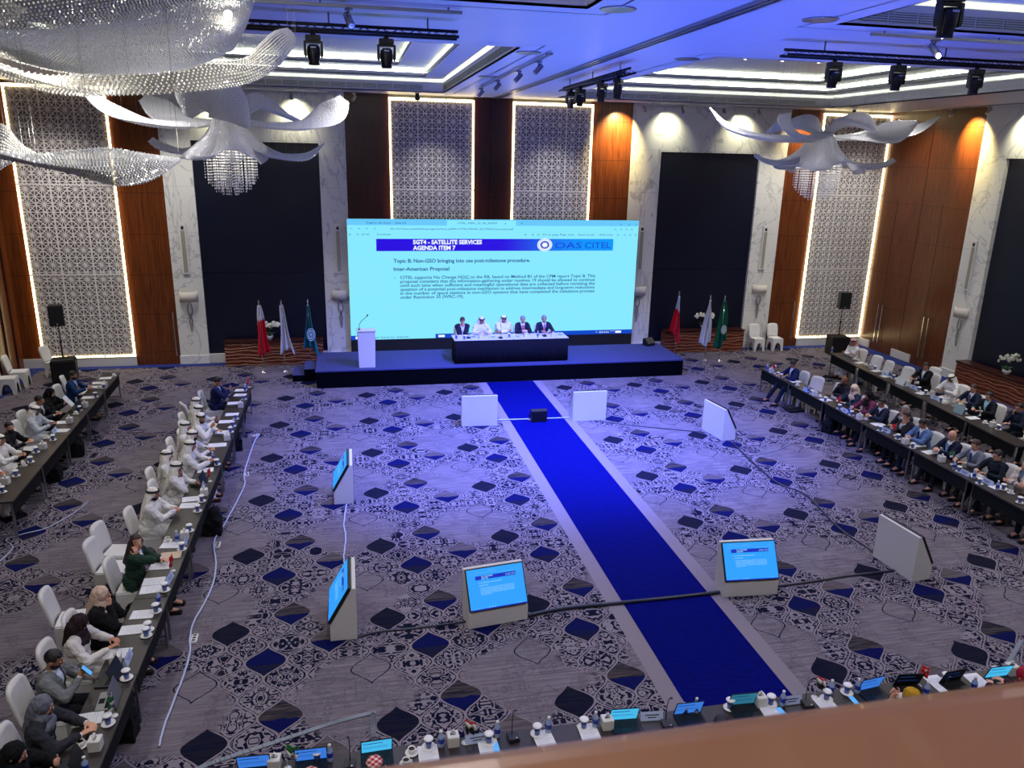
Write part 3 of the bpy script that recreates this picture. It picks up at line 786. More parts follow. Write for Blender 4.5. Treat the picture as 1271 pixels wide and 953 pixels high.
orchid('white orchid in a white bowl on the right side wall sideboard', tuple(atx(1250, 458, 19.25)[:2])+(.81,), 1., 3)
# ================================================================== CEILING RIG
def moving_head():
    t = thing('moving_head_light', '', 'stage light')
    mb = MB(); mb.box(-.14, -.11, -.13, .14, .11, -.03, 'black', bev=.012); mb.cyl((0, 0, -.03), (0, 0, .03), .05, 'dark_metal'); mb.box(-.05, -.02, .0, .05, .02, .08, 'dark_metal'); mb.build('base', t)
    mb = MB()
    for s in (-1, 1): mb.add(*_arm(s), 'black')
    mb.box(-.17, -.05, -.17, .17, .05, -.13, 'black', bev=.008); mb.build('yoke', t)
    mb = MB(); mb.lathe([(.0, -.02), (.075, -.02), (.115, .02), (.125, .1), (.12, .2), (.10, .27), (.105, .33), (.095, .34), (.0, .34)], 'black', 20, Matrix.Translation((0, 0, -.21))@Matrix.Rotation(PI, 4, 'X')@Matrix.Rotation(.08, 4, 'X'))
    h = mb.build('head', t)
    mb = MB(); mb.lathe([(.0, .345), (.08, .342), (.085, .335)], 'lens', 20, Matrix.Translation((0, 0, -.21))@Matrix.Rotation(PI, 4, 'X')@Matrix.Rotation(.08, 4, 'X')); mb.build('lens', h)
    mb = MB(); mb.box(-.05, -.125, -.26, .05, -.12, -.235, 'white'); mb.build('label', h); t.scale = (.72, .72, .72)
    return Proto(t)
def _arm(s):
    pr = [(s*.135, -.14), (s*.175, -.14), (s*.18, -.36), (s*.165, -.42), (s*.13, -.42), (s*.125, -.36)]
    if s < 0: pr = pr[::-1]
    n = 6; vs = [(x, y, z) for y in (-.05, .05) for x, z in pr]
    return vs, [tuple(range(n)), tuple(reversed(range(n, 12)))]+[(i, n+i, n+(i+1) % n, (i+1) % n) for i in range(n)]
def truss(label, p, q, z):
    t = thing('lighting_truss', label, 'lighting truss', (0, 0, 0))
    mb = MB(); p = Vector((p[0], p[1], z)); q = Vector((q[0], q[1], z)); d = (q-p).normalized(); sd = d.cross(Vector((0, 0, 1)))
    for a, b_ in ((-1, 0), (1, 0), (0, .08)): mb.tube([p+sd*.11*a+Vector((0, 0, b_)), q+sd*.11*a+Vector((0, 0, b_))], .022, 'dark_metal', 8)
    mb.build('chords', t)
    mb = MB(); L = (q-p).length; n = int(L/.22)
    for k in range(n):
        a = p+d*(L*k/n); c = p+d*(L*(k+1)/n); m_ = (a+c)/2
        mb.tube([a+sd*.11, m_-sd*.11, c+sd*.11], .005, 'dark_metal', 5); mb.tube([a+sd*.11, m_+Vector((0, 0, .08)), c+sd*.11], .005, 'dark_metal', 5); mb.tube([a-sd*.11, m_+Vector((0, 0, .08)), c-sd*.11], .005, 'dark_metal', 5)
    mb.build('lattice_bracing', t)
    mb = MB()
    for f in (.12, .5, .88): c = p.lerp(q, f); mb.cyl((c.x, c.y, z+.07), (c.x, c.y, ZC), .012, 'grey_metal')
    mb.build('ceiling_hanger', t)
    return t
ZT = 8.37
truss('dark lighting truss behind the crystal chandelier at the left', (-1.9, 11.75), (1.62, 11.75), ZT)
truss('long dark lighting truss carrying three moving lights at the right', (6.65, 11.75), (12.3, 11.75), ZT)
a_, c_ = at(691, 110, 8.42), at(793, 87, 8.42); mxm = (a_.x+c_.x)/2
truss('short dark lighting truss over the stage end of the aisle', (mxm, a_.y), (mxm, c_.y), ZT)
truss('dark lighting truss at the top right edge of the picture', (4.7, 6.9), (7.9, 6.9), ZT+.03)
mh = moving_head(); hz = ZT-.04
for u, lab in ((390, 'left one of the two moving lights on the left truss'), (480, 'right one of the two moving lights on the left truss'), (1036, 'moving light nearest the middle on the long right truss'),
               (1116, 'middle one of three moving lights on the long right truss'), (1214, 'outermost of three moving lights on the long right truss')):
    mh.put((aty(u, 80, 11.75).x, 11.75, hz), 0, 'black '+lab)
mh.put((aty(1180, 5, 6.9).x, 6.9, ZT-.03), 0, 'black moving light cut off by the top edge of the picture')
for i, (u, v) in enumerate(((709, 110), (714, 109), (748, 98), (762, 94))):
    p = atx(u, v, mxm); mh.put((mxm+(-.13, .13, -.13, .13)[i]*0, p.y+(.0, -.45, 0, -.3)[i], hz), .3*i, 'black moving light on the short middle truss, '+('farthest from the viewer', 'second from the stage', 'third from the stage', 'nearest to the viewer')[i])
def track_spot():
    t = thing('track_spotlight', '', 'spotlight')
    mb = MB(); mb.box(-.03, -.06, -.03, .03, .06, .0, 'grey_metal'); mb.cyl((0, 0, -.03), (0, 0, -.1), .012, 'grey_metal'); mb.build('bracket', t)
    R = Matrix.Translation((0, 0, -.14))@Matrix.Rotation(-.75, 4, 'X')
    mb = MB(); mb.lathe([(0, .1), (.045, .1), (.05, .09), (.05, -.1), (.045, -.105), (.0, -.09)], 'grey_metal', 14, R); mb.build('lamp_body', t)
    return Proto(t)
ts = track_spot()
def track(label, p, q, z=8.55):
    t = thing('ceiling_track', label, 'track'); mb = MB(); mb.bar((p[0], p[1], z), (q[0], q[1], z), .04, .04, 'grey_metal')
    for f in (.05, .5, .95): c = Vector((*p, z)).lerp(Vector((*q, z)), f); mb.cyl(c, (c.x, c.y, ZC), .012, 'grey_metal')
    mb.build('rail', t)
track('grey spotlight track on the ceiling above the left truss', (-2.0, 10.85), (1.55, 10.85))
track('grey spotlight track on the ceiling above the right truss', (7.3, 10.6), (11.5, 10.6))
track('grey spotlight track running toward the wall left of the middle rail', (3.66, 22.2), (3.66, 14.4))
WALLY = 25.75
for i, (x0, x1) in enumerate(((-5.2, -.5), (10.0, 15.2))):
    track('thin spotlight track along the %s marble header' % ('left', 'right')[i], (x0, WALLY), (x1, WALLY))
track('thin spotlight track along the right side wall', (18.9, 19.5), (18.9, 24.6))
for x, y, rz, lab in ((.12, 10.85, .4, 'on the track above the left truss'), (8.35, 10.6, .5, 'lit, on the track above the right truss'),
                      (3.66, 22.0, -1.4, 'farthest on the track left of the middle rail'), (3.66, 19.6, -1.4, 'second from the wall on the track left of the middle rail'), (3.66, 17.2, -1.4, 'third from the wall on the track left of the middle rail'), (3.66, 15.4, -1.4, 'nearest the viewer on the track left of the middle rail'),
                      (-3.9, WALLY, 0, 'over the left half of the left dark panel'), (-1.5, WALLY, 0, 'over the right half of the left dark panel'), (.35, WALLY, -.6, 'by the top of the wood strip left of the screen'),
                      (9.75, WALLY, .3, 'at the right edge of the orange lit wood'), (11.1, WALLY, 0, 'over the left part of the right dark panel'), (12.6, WALLY, 0, 'over the centre of the right dark panel'), (13.9, WALLY, 0, 'over the right part of the right dark panel'),
                      (18.9, 22.7, -PI/2, 'beside the orange lit wood of the right side wall'), (18.9, 21.2, -PI/2, 'over the marble pier of the right side wall')):
    ts.put((x, y, 8.53), rz, 'grey track spotlight '+lab)
t = thing('spotlight_lamp_face', 'bright lit lamp face of the spotlight above the right truss', 'spotlight', (8.35, 10.52, 8.3))
mb = MB(); mb.ell((0, -.03, .0), (.035, .02, .035), 'lampface', 12, 8); mb.build('glowing_bulb', t)
def camera_dome():
    t = thing('ceiling_camera', '', 'camera'); mb = MB(); mb.cyl((0, 0, 0), (0, 0, -.08), .06, 'black'); mb.build('mount', t)
    mb = MB(); mb.box(-.08, -.08, -.2, .08, .08, -.08, 'black', bev=.02); mb.build('housing', t)
    mb = MB(); mb.ell((0, -.08, -.14), (.04, .03, .04), 'lens'); mb.build('lens', t); return Proto(t)
cd = camera_dome()
for x, lab in ((2.3, 'above the left fretwork panel behind the screen'), (17.0+.6, 'above the right corner fretwork panel')): cd.put((x, 25.9, ZC), 0, 'small black camera hanging from the ceiling '+lab)
def ceiling_speaker():
    t = thing('ceiling_speaker', '', 'speaker'); mb = MB(); mb.lathe([(.0, -.006), (.19, -.006), (.2, -.012), (.215, -.012), (.22, 0)], 'dark_metal', 24); mb.build('grille', t)
    mb = MB(); mb.lathe([(.205, -.014), (.225, -.014), (.235, 0)], 'grey_metal', 24); mb.build('rim', t); return Proto(t)
sp = ceiling_speaker()
for u, v, lab in ((656, 65, 'right of the left far coffer corner'), (606, 95, 'beside the far end of the left coffer'), (853, 73, 'beside the right far coffer'), (1018, 24, 'near the corner of the near right coffer'), (767, 11, 'beside the near left coffer')):
    p = at(u, v, ZC); sp.put(p, 0, 'round recessed ceiling speaker '+lab)
mb_ = MB(); mb_.lathe([(0, -.004), (.028, -.004), (.04, 0)], 'pinlight', 12); me = mb_.mesh('downlight')
for k, (x, y, z) in enumerate([(9.6+dx*1.1, 17+dy*1.3, 9.44) for dx in range(4) for dy in range(4)]):
    o = inst(me, 'downlight', None, (x, y, z)); tag(o, 'tiny round downlight in the inner panel of the right coffer', 'downlight', 'pin downlights in the right coffer')

# ================================================================== CRYSTAL CHANDELIERS
def catmull(P, f):
    n = len(P)-1; f = min(max(f, 0), .99999)*n; i = int(f); t_ = f-i
    g = lambda k: Vector(P[min(max(k, 0), n)])
    p0, p1, p2, p3 = g(i-1), g(i), g(i+1), g(i+2)
    return .5*((2*p1)+(p2-p0)*t_+(2*p0-5*p1+4*p2-p3)*t_*t_+(3*p1-p0-3*p2+p3)*t_**3)
def ribbon(spine, widths, twist, nu=30, nv=9, cup=.15, wave=0.):
    """a petal: spine points, half widths, roll angles along it, cupped across"""
    P = []
    for i in range(nu+1):
        f = i/nu; c = catmull(spine, f); d = (catmull(spine, min(f+.02, 1))-catmull(spine, max(f-.02, 0))).normalized()
        sd = d.cross(Vector((0, 0, 1)));
        if sd.length < .05: sd = Vector((1, 0, 0))
        sd.normalize(); up = sd.cross(d)
        wv = catmull([(q, 0, 0) for q in widths], f).x; tw = catmull([(q, 0, 0) for q in twist], f).x
        s2 = sd*math.cos(tw)+up*math.sin(tw); u2 = up*math.cos(tw)-sd*math.sin(tw)
        P.append([c+s2*(wv*(2*j/nv-1))+u2*(cup*wv*((2*j/nv-1)**2*2-1)+wave*wv*math.sin(j*2.2+f*9)) for j in range(nv+1)])
    return P
def beads(mb, P, step, r, mat='crystal'):
    """rows of faceted crystals laid over a surface grid"""
    nu, nv = len(P)-1, len(P[0])-1
    def S(a, b_):
        a = min(a*nu, nu-1e-6); b_ = min(b_*nv, nv-1e-6); i, j = int(a), int(b_); x, y = a-i, b_-j
        return (P[i][j]*(1-x)*(1-y)+P[i+1][j]*x*(1-y)+P[i][j+1]*(1-x)*y+P[i+1][j+1]*x*y)
    L = sum((P[i+1][nv//2]-P[i][nv//2]).length for i in range(nu)); nr = max(2, int(L/step))
    vs = []; fs = []
    for i in range(nr+1):
        a = i/nr; wd = sum((S(a, (k+1)/6)-S(a, k/6)).length for k in range(6)); nc = max(2, int(wd/(step*1.05)))
        for j in range(nc+1):
            c = S(a, (j+.5*(i % 2))/(nc+.5)); an = rnd.uniform(0, 1.5); rr = r*rnd.uniform(.85, 1.15); b0 = len(vs); ca, sa = math.cos(an)*rr, math.sin(an)*rr
            vs += [(c.x+ca, c.y+sa, c.z), (c.x-sa, c.y+ca, c.z), (c.x-ca, c.y-sa, c.z), (c.x+sa, c.y-ca, c.z), (c.x, c.y, c.z+rr*1.2), (c.x, c.y, c.z-rr*1.3)]
            fs += [(b0, b0+1, b0+4), (b0+1, b0+2, b0+4), (b0+2, b0+3, b0+4), (b0+3, b0, b0+4), (b0+1, b0, b0+5), (b0+2, b0+1, b0+5), (b0+3, b0+2, b0+5), (b0, b0+3, b0+5)]
    mb.add(vs, fs, mat, False)
def wires(t, pts, ztop):
    mb = MB()
    for p in pts: mb.tube([p, (p[0], p[1], ztop)], .0013, 'grey_metal', 3, caps=False)
    mb.build('suspension_wires', t, kind='stuff')
def far_chandelier(label, cx, cy_, cz, petals, flip=1):
    t = thing('crystal_chandelier', label, 'chandelier', (cx, cy_, cz)); wp = []
    for sp_, wd, tw, cup in petals:
        P = ribbon(sp_, wd, tw, 28, 8, cup); mb = MB(); mb.grid(P, 'petal', True, .012); beads(mb, P, .075, .014); mb.build('petal', t)
        for k in range(3, 28, 3): wp.append(P[k][4])
    mb = MB()                                                     # draped skirt
    P = []; N = 48
    for i in range(13):
        f = i/12; row = []
        for k in range(N+1):
            a = 2*PI*k/N; fl = .26+.36*f+.42*f**3.2; rip = 1+.17*f*math.sin(a*5+.6)+.06*f*math.sin(a*11); z = .25-1.02*f**.9+.09*f*math.sin(a*5+2.2)+.12*max(0, f-.8)*5*math.sin(a*3)*.6
            row.append(Vector((fl*rip*math.cos(a), fl*rip*math.sin(a), z+.12*math.sin(min(1, f*3)*PI/2)-.12)))
        P.append(row)
    mb.grid(P, 'petal', True, .012); beads(mb, P, .09, .013); mb.build('draped_skirt', t)
    mb = MB()
    for k in range(150):
        r = .62*math.sqrt(rnd.random()); a = rnd.uniform(0, 2*PI); zb = -1.62+.55*(r/.62)**3*.8+rnd.uniform(-.03, .03)
        x, y = r*math.cos(a), r*math.sin(a); z = -.55
        while z > zb: mb.lathe([(0, .026), (.011, .0), (0, -.026)], 'crystal', 4, None, False, (x, y, z)); z -= .062
    mb.build('crystal_drops', t, kind='stuff')
    for k in range(40): a = rnd.uniform(0, 2*PI); r = rnd.uniform(0, .6); wp.append(Vector((r*math.cos(a), r*math.sin(a), .1)))
    wires(t, wp, 9.44-cz)
    return t
V3 = Vector
far_chandelier('white flower-shaped crystal chandelier hanging before the right corner', 12.35, 19.4, 7.45, [
    ([(0, 0, -.05), (-.8, -.1, -.1), (-1.9, -.2, -.06), (-2.8, -.1, .18), (-3.25, 0, .62)], [.12, .26, .3, .2, .02], [.5, .3, .2, .5, .6], .2),
    ([(.0, -.2, 0), (-.9, -.7, -.02), (-1.5, -1.0, .14), (-1.95, -1.1, .36)], [.05, .2, .42, .12], [.2, .2, .9, 1.2], .2),
    ([(0, 0, -.05), (.9, -.2, -.02), (1.8, -.3, .1), (2.7, -.1, .25), (3.45, 0, .62)], [.12, .2, .34, .2, .02], [-.4, -.3, -.4, -.4, -.5], .2),
    ([(0, -.2, 0), (.8, -.6, .0), (1.4, -.9, .12), (2.15, -.8, .42)], [.05, .22, .31, .04], [-.3, -.6, -1.1, -1.2], .2),
    ([(0, 0, .0), (-.3, .3, .3), (-.55, .8, .35), (-.8, 1.4, .1)], [.2, .45, .4, .1], [.0, .2, .2, 0], .3),
    ([(0, 0, .0), (.3, -.3, .35), (.5, -.7, .38), (.7, -1.2, .1)], [.2, .45, .4, .1], [.0, -.2, -.2, 0], .3),
    ([(-.5, -.2, -.6), (-1.1, -.3, -.72), (-1.7, -.3, -.66), (-2.05, -.3, -.5)], [.25, .25, .14, .08], [.2, .2, .5, .8], .2),
    ([(.5, -.2, -.6), (1.2, -.3, -.74), (1.8, -.2, -.68), (2.1, -.2, -.52)], [.25, .25, .12, .06], [-.2, -.2, -.5, -.8], .2)])
far_chandelier('white flower-shaped crystal chandelier hanging before the left dark panel', -2.55, 19.4, 7.42, [
    ([(0, 0, -.05), (-.9, -.2, -.15), (-1.7, -.3, -.1), (-2.4, -.2, .15), (-3.0, 0, .62)], [.15, .22, .26, .2, .06], [.4, .3, .2, .6, .7], .2),
    ([(-.3, .3, 0), (-1.0, .8, 0), (-1.6, 1.1, .2), (-2.0, 1.2, .5)], [.05, .2, .3, .12], [.3, .3, .9, 1.2], .2),
    ([(.2, 0, 0), (.9, -.1, -.1), (1.7, -.2, -.08), (2.3, -.1, .2), (2.6, 0, .55)], [.15, .2, .3, .34, .12], [-.3, -.3, -.4, -.9, -1.2], .2),
    ([(-.75, -.5, .05), (-.6, -.6, .4), (-.2, -.7, .5), (.2, -.6, .25), (.5, -.5, -.15)], [.1, .45, .55, .4, .05], [1.2, 1.1, 1.2, 1.2, 1.2], .25),
    ([(.2, .2, 0), (.6, .5, .4), (1.0, .8, .3), (1.6, 1.2, 0)], [.15, .3, .3, .08], [0, -.5, -.5, 0], .3),
    ([(-.5, -.2, -.6), (-1.0, -.3, -.7), (-1.4, -.3, -.6), (-1.6, -.3, -.45)], [.25, .2, .14, .08], [.2, .2, .6, .9], .2),
    ([(.6, -.2, -.6), (1.1, -.3, -.76), (1.7, -.2, -.76), (2.1, -.2, -.45)], [.25, .22, .16, .02], [-.2, -.2, -.5, -.8], .2)])
# the near chandelier: large petals close to the balcony, each a cupped net of crystals with real depth
def patch(rows, nu=40, nv=24):
    """smooth surface through rows of (pixel u, pixel v, depth) sight points"""
    Q = [[aty(u, v, y) for (u, v, y) in r] for r in rows]
    return [[catmull([catmull(r, j/nv) for r in Q], i/nu) for j in range(nv+1)] for i in range(nu+1)]
t = thing('crystal_chandelier', 'huge crystal bead chandelier filling the top left corner, closest to the viewer', 'chandelier', (0, 0, 0))
near = [
    ([[(-160, -60, 6.9), (0, -90, 7.2), (150, -110, 7.3), (300, -90, 7.2), (330, -40, 7.0)],
      [(-140, 20, 6.2), (0, 32, 6.3), (130, 14, 6.5), (230, -6, 6.6), (318, -10, 6.8)],
      [(-90, 44, 5.9), (20, 40, 5.9), (140, 36, 5.9), (240, 26, 6.1), (312, 10, 6.5)],
      [(-60, 50, 5.8), (50, 62, 5.6), (150, 62, 5.6), (250, 52, 5.9), (305, 32, 6.4)],
      [(-40, 56, 5.9), (70, 88, 5.5), (160, 91, 5.5), (235, 84, 5.8), (290, 60, 6.3)]], .024, .0088),
    ([[(-60, 52, 6.8), (40, 92, 6.6), (140, 88, 6.6), (230, 78, 6.8), (300, 74, 7.0), (322, 56, 7.1), (340, 40, 7.2), (357, 36, 7.3)],
      [(-50, 62, 6.7), (60, 104, 6.5), (150, 104, 6.5), (240, 93, 6.7), (305, 84, 6.9), (335, 68, 7.0), (352, 52, 7.2), (364, 42, 7.3)],
      [(-40, 72, 6.6), (90, 112, 6.4), (160, 117, 6.4), (250, 112, 6.6), (305, 104, 6.8), (340, 86, 7.0), (358, 66, 7.2), (367, 50, 7.3)]], .027, .0095),
    ([[(0, 188, 5.5), (40, 191, 5.4), (90, 187, 5.3), (135, 184, 5.3), (185, 192, 5.4), (223, 197, 5.5)],
      [(0, 190, 5.2), (40, 200, 5.1), (90, 206, 5.0), (140, 207, 5.0), (185, 200, 5.2), (223, 198, 5.5)],
      [(0, 196, 5.3), (50, 206, 5.2), (95, 216, 5.1), (145, 230, 5.0), (190, 222, 5.2), (223, 199, 5.5)]], .021, .008),
    ([[(-120, 120, 5.9), (-30, 150, 5.8), (5, 156, 5.7), (25, 178, 5.7), (45, 191, 5.6)],
      [(-120, 190, 5.5), (-40, 196, 5.4), (-5, 196, 5.4), (15, 194, 5.5), (40, 192, 5.6)],
      [(-120, 230, 5.6), (-50, 222, 5.5), (-10, 214, 5.5), (8, 204, 5.5), (30, 194, 5.6)]], .022, .008),
    ([[(-80, 60, 7.9), (-10, 76, 7.8), (30, 90, 7.7), (70, 108, 7.6), (110, 118, 7.5)],
      [(-80, 76, 7.8), (-12, 90, 7.7), (28, 104, 7.6), (60, 114, 7.6), (100, 119, 7.5)]], .034, .010),
    ([[(-120, -60, 7.9), (-30, -40, 7.9), (10, 0, 7.9), (32, 12, 7.9)], [(-120, 20, 7.6), (-40, 30, 7.6), (-5, 32, 7.7), (20, 22, 7.8)]], .036, .011)]
wp = []
for rows, st, r_ in near:
    P = patch(rows); mb = MB(); mb.grid(P, 'net', True, .004); beads(mb, P, st, r_); mb.build('petal', t)
    for i in range(0, 41, 20):
        for j in range(0, 25, 12):
            if aty(0, 0, 1) is not None: wp.append(P[i][j])
mb = MB()
p = aty(283, 18, 6.15); mb.ell(p, .028, 'lampface', 12, 8); mb.build('lit_bulb', t)
wires(t, wp, 9.44)
# ================================================================== FLAGS
def flag(label, x, y, parts, seed, lean=.0, emblem=None, tilt=1):
    r = random.Random(seed); t = thing('standing_flag', label, 'flag', (x, y, 0))
    mb = MB(); mb.lathe([(0, 0), (.11, 0), (.11, .012), (.04, .03), (.03, .06), (.0, .06)], 'chrome', 20); mb.build('base', t)
    mb = MB(); mb.cyl((0, 0, .03), (0, 0, 2.2), .013, 'chrome', 10); mb.build('pole', t)
    mb = MB(); mb.lathe([(0, 0), (.02, 0), (.026, .03), (.012, .05), (.03, .09), (.0, .16)], 'chrome', 10, None, True, (0, 0, 2.18)); mb.build('finial', t)
    nz, na = 26, 22; segs = parts
    def S(i, j):
        f = i/nz; g_ = j/na
        wd = .05+.30*f**.8+.04*math.sin(f*5+seed); x_ = -wd*.55+wd*1.25*g_+lean*f; amp = .05+.03*f
        fold = math.sin(g_*PI*5+seed+f*1.6)*amp+math.sin(g_*PI*2+seed*2)*.03
        z = 2.16-(1.55+.16*math.sin(g_*PI*1.3+seed))*f-(g_-.5)*.25*f*tilt
        return Vector((x_, -.02+fold, z))
    # colour by height along the draped cloth
    for nm, mt, f0, f1 in segs:
        mb = MB(); i0, i1 = int(f0*nz), int(f1*nz); mb.grid([[S(i, j) for j in range(na+1)] for i in range(i0, i1+1)], mt, True, .006); cl_ = mb.build(nm, t)
    if emblem:
        mb = MB(); cz, mt, sz = emblem
        def disc(r0, r1, z0=0., zz=0., n=24, asp=1.25):
            vs = []; fs = []
            for k in range(n):
                a = 2*PI*k/n
                for q in (r0, r1): vs.append((.05+lean*.5+q*math.cos(a)*.8, -.115-zz, cz+z0+q*asp*math.sin(a)))
            for k in range(n): l = (k+1) % n; fs.append((2*k, 2*k+1, 2*l+1, 2*l))
            mb.add(vs, fs, mt)
        disc(.0, sz*.3); disc(sz*.5, sz*.72); disc(sz*.85, sz)
        for k in range(8): a = 2*PI*k/8; mb.bar((.05+lean*.5+sz*.3*math.cos(a)*.8, -.117, cz+sz*.38*math.sin(a)), (.05+lean*.5+sz*.5*math.cos(a)*.8, -.117, cz+sz*.6*math.sin(a)), .012, .004, mt)
        mb.build('emblem', t)
FW = cloth('white_flag_cloth', srgb(200, 202, 214), .7, .3); FR = cloth('red_flag_cloth', srgb(190, 18, 40), .7, .3)
FT = cloth('teal_flag_cloth', srgb(18, 100, 116), .7, .3); FG = cloth('green_flag_cloth', srgb(8, 92, 66), .7, .3); FE = pmat('pale_blue_emblem', srgb(160, 200, 225), .7); FE2 = pmat('white_emblem', srgb(190, 215, 205), .7)
flag('red flag with white top on a pole, leftmost of the six', -2.78, 25.03, (('white_cloth', FW, 0, .31), ('red_cloth', FR, .31, 1)), 1, .05)
flag('plain white flag on a pole left of the stage', -2.11, 25.03, (('flag_cloth', FW, 0, 1),), 2, .09)
flag('teal flag with pale round emblem beside the left stage end', -1.3, 25.03, (('flag_cloth', FT, 0, 1),), 3, .02, (1.22, FE, .17))
flag('red and white flag just right of the stage', 11.46, 25.6, (('white_cloth', FW, 0, .38), ('red_cloth', FR, .38, 1)), 4, -.08)
flag('plain white flag on a pole right of the stage', 12.25, 24.75, (('flag_cloth', FW, 0, 1),), 5, -.12, None, -1)
flag('dark green flag with white emblem, rightmost of the six', 12.72, 24.6, (('flag_cloth', FG, 0, 1),), 6, -.08, (1.15, FE2, .13), -1)

# ================================================================== FLOOR MONITORS
def floor_monitor():
    t = thing('floor_monitor', '', 'floor monitor'); W2, D, H1, H2 = .465, .38, .24, .82
    mb = MB(); prof = [(-D/2, 0), (D/2, 0), (D/2, H2), (D/2-.05, H2), (-D/2, H1)]
    vs = [(x, y, z) for x in (-W2, W2) for y, z in prof]
    mb.add(vs, [(4, 3, 2, 1, 0), (5, 6, 7, 8, 9), (0, 1, 6, 5), (1, 2, 7, 6), (2, 3, 8, 7), (4, 0, 5, 9), (3, 4, 9, 8)], 'white'); mb.build('wedge_case', t)
    a = Vector((0, D/2-.05, H2)); b_ = Vector((0, -D/2, H1)); up = (a-b_).normalized(); nrm = up.cross(Vector((1, 0, 0))); nrm = -nrm if nrm.y > 0 else nrm
    L = (a-b_).length
    T = Matrix(((1, 0, 0, 0), (0, up.y, nrm.y, b_.y), (0, up.z, nrm.z, b_.z), (0, 0, 0, 1)))
    mb = MB(); mb.box(-W2+.005, .03, .012, W2-.005, L-.01, .055, 'black', T, bev=.006); p = mb.build('television', t)
    mb = MB(); mb.box(-W2+.02, .045, .0555, W2-.02, L-.025, .0562, 'tv_bg', T); mb.build('glowing_screen', p)
    S = Matrix.Translation((-W2+.075, .06, .0572))@Matrix.Diagonal((.78/SW, (L-.1)/SH, 1, 1))
    for me, nm in (('tv_band', 'banner'), ('tv_text', 'slide_text')):
        src = SLM[1] if nm == 'banner' else SLM[3]; me2 = src.copy(); me2.materials.clear(); me2.materials.append(M['tv_band']); me2.materials.append(M['tv_white'] if nm == 'slide_text' else M['tv_band'])
        if nm == 'slide_text':
            names = [m.name for m in src.materials]; me2.materials.clear()
            for nme in names: me2.materials.append(M['tv_white'] if 'white' in nme else M['tv_text'])
        U = Matrix(((1, 0, 0, 0), (0, 0, 1, 0), (0, -1, 0, 0), (0, 0, 0, 1)))
        me2.transform(T@S@U); o = inst(me2, nm, p)
    mb = MB(); mb.box(-W2+.02, .045, .0565, W2-.02, .06, .0569, 'tv_band', T); mb.build('task_bar', p)
    return Proto(t)
M['tv_bg'] = emat('television_picture', srgb(40, 160, 255), 1.0); M['tv_band'] = emat('television_banner', srgb(10, 40, 190), 1.0)
M['tv_text'] = emat('television_text', srgb(18, 90, 190), 1.0); M['tv_white'] = emat('television_title', srgb(150, 210, 255), 1.0)
fm_ = floor_monitor()
def mon(label, p, q, side=1):                     # p, q: ends of the lower front (screen side) edge, screen looks to the left of p->q turned -90
    p = Vector(p); q = Vector(q); d = (q-p).normalized(); n = Vector((d.y, -d.x)); c = (p+q)/2-n*.19
    fm_.put((c.x, c.y, 0), math.atan2(d.y, d.x), label)
mon('white floor monitor with lit blue screen facing the viewer, left of the runner', (1.57, 10.02), (2.49, 10.14))
mon('white floor monitor with lit blue screen facing the viewer, on the right runner edge', (5.76, 10.2), (6.69, 10.14))
mon('white floor monitor with screen turned to the left tables, nearer the viewer', (-.45, 11.0), (-.45, 10.07))
mon('white floor monitor with screen turned to the left tables, nearer the stage', (-.45, 15.66), (-.45, 14.73))
mon('white back of the floor monitor facing the stage, left of the runner', (3.68, 19.34), (2.79, 19.40))
mon('white back of the floor monitor facing the stage, right of the runner', (6.66, 19.37), (5.74, 19.37))
mon('white floor monitor turned to the right tables, nearer the stage', (9.47, 17.07), (9.35, 17.95))
mon('white floor monitor turned to the right tables, nearer the viewer', (9.56, 10.15), (9.48, 11.05))

# ================================================================== LOUDSPEAKERS
def pole_speaker():
    t = thing('stand_loudspeaker', '', 'loudspeaker')
    mb = MB(); mb.prism([(-.2, -.16), (.2, -.16), (.15, .17), (-.15, .17)], 1.72, 2.32, 'black'); c = mb.build('cabinet', t)
    mb = MB(); mb.box(-.18, -.175, 1.75, .18, -.16, 2.29, 'black_m', bev=.005); mb.build('grille', c)
    mb = MB(); mb.box(-.02, -.18, 1.77, .02, -.174, 1.79, 'white'); mb.build('badge', c)
    mb = MB(); mb.tube([(0, 0, .72), (0, 0, 1.25)], .022, 'black'); mb.tube([(0, 0, 1.2), (0, 0, 1.74)], .016, 'black'); mb.cyl((0, 0, 1.19), (0, 0, 1.26), .035, 'black'); mb.build('pole', t)
    mb = MB(); mb.box(-.33, -.3, .02, .33, .3, .7, 'black_m', bev=.03); mb.build('subwoofer', t)
    mb = MB(); mb.box(-.29, -.31, .07, .29, -.3, .65, 'black'); mb.build('subwoofer_grille', t)
    mb = MB()
    for x in (-.28, .28):
        for y in (-.25, .25): mb.cyl((x, y, 0), (x, y, .03), .03, 'black_m', 8)
    mb.build('feet', t); return Proto(t)
ps = pole_speaker()
ps.put((-8.45, 24.75, 0), .2, 'black loudspeaker on pole over a bass cabinet in the left far corner')
ps.put((17.62, 25.0, 0), -.15, 'black loudspeaker on pole over a bass cabinet in the right far corner')
def wedge_speaker(label, loc, rz, s=1.):
    t = thing('stage_monitor_speaker', label, 'loudspeaker', loc, rz)
    mb = MB(); prof = [(-.17, 0), (.17, 0), (.17, .3), (.05, .34), (-.17, .12)]
    vs = [(x, y, z) for x in (-.21, .21) for y, z in prof]; mb.add(vs, [(4, 3, 2, 1, 0), (5, 6, 7, 8, 9)]+[(i, (i+1) % 5, 5+(i+1) % 5, 5+i) for i in range(5)], 'black'); mb.build('cabinet', t)
    mb = MB(); mb.bar((-.07, .175, .22), (.07, .175, .22), .02, .03, 'dark_metal'); mb.build('handle', t); t.scale = (s, s, s)
wedge_speaker('black wedge speaker lying on the blue runner near the stage', (4.83, 19.2, .008), PI, 1.)
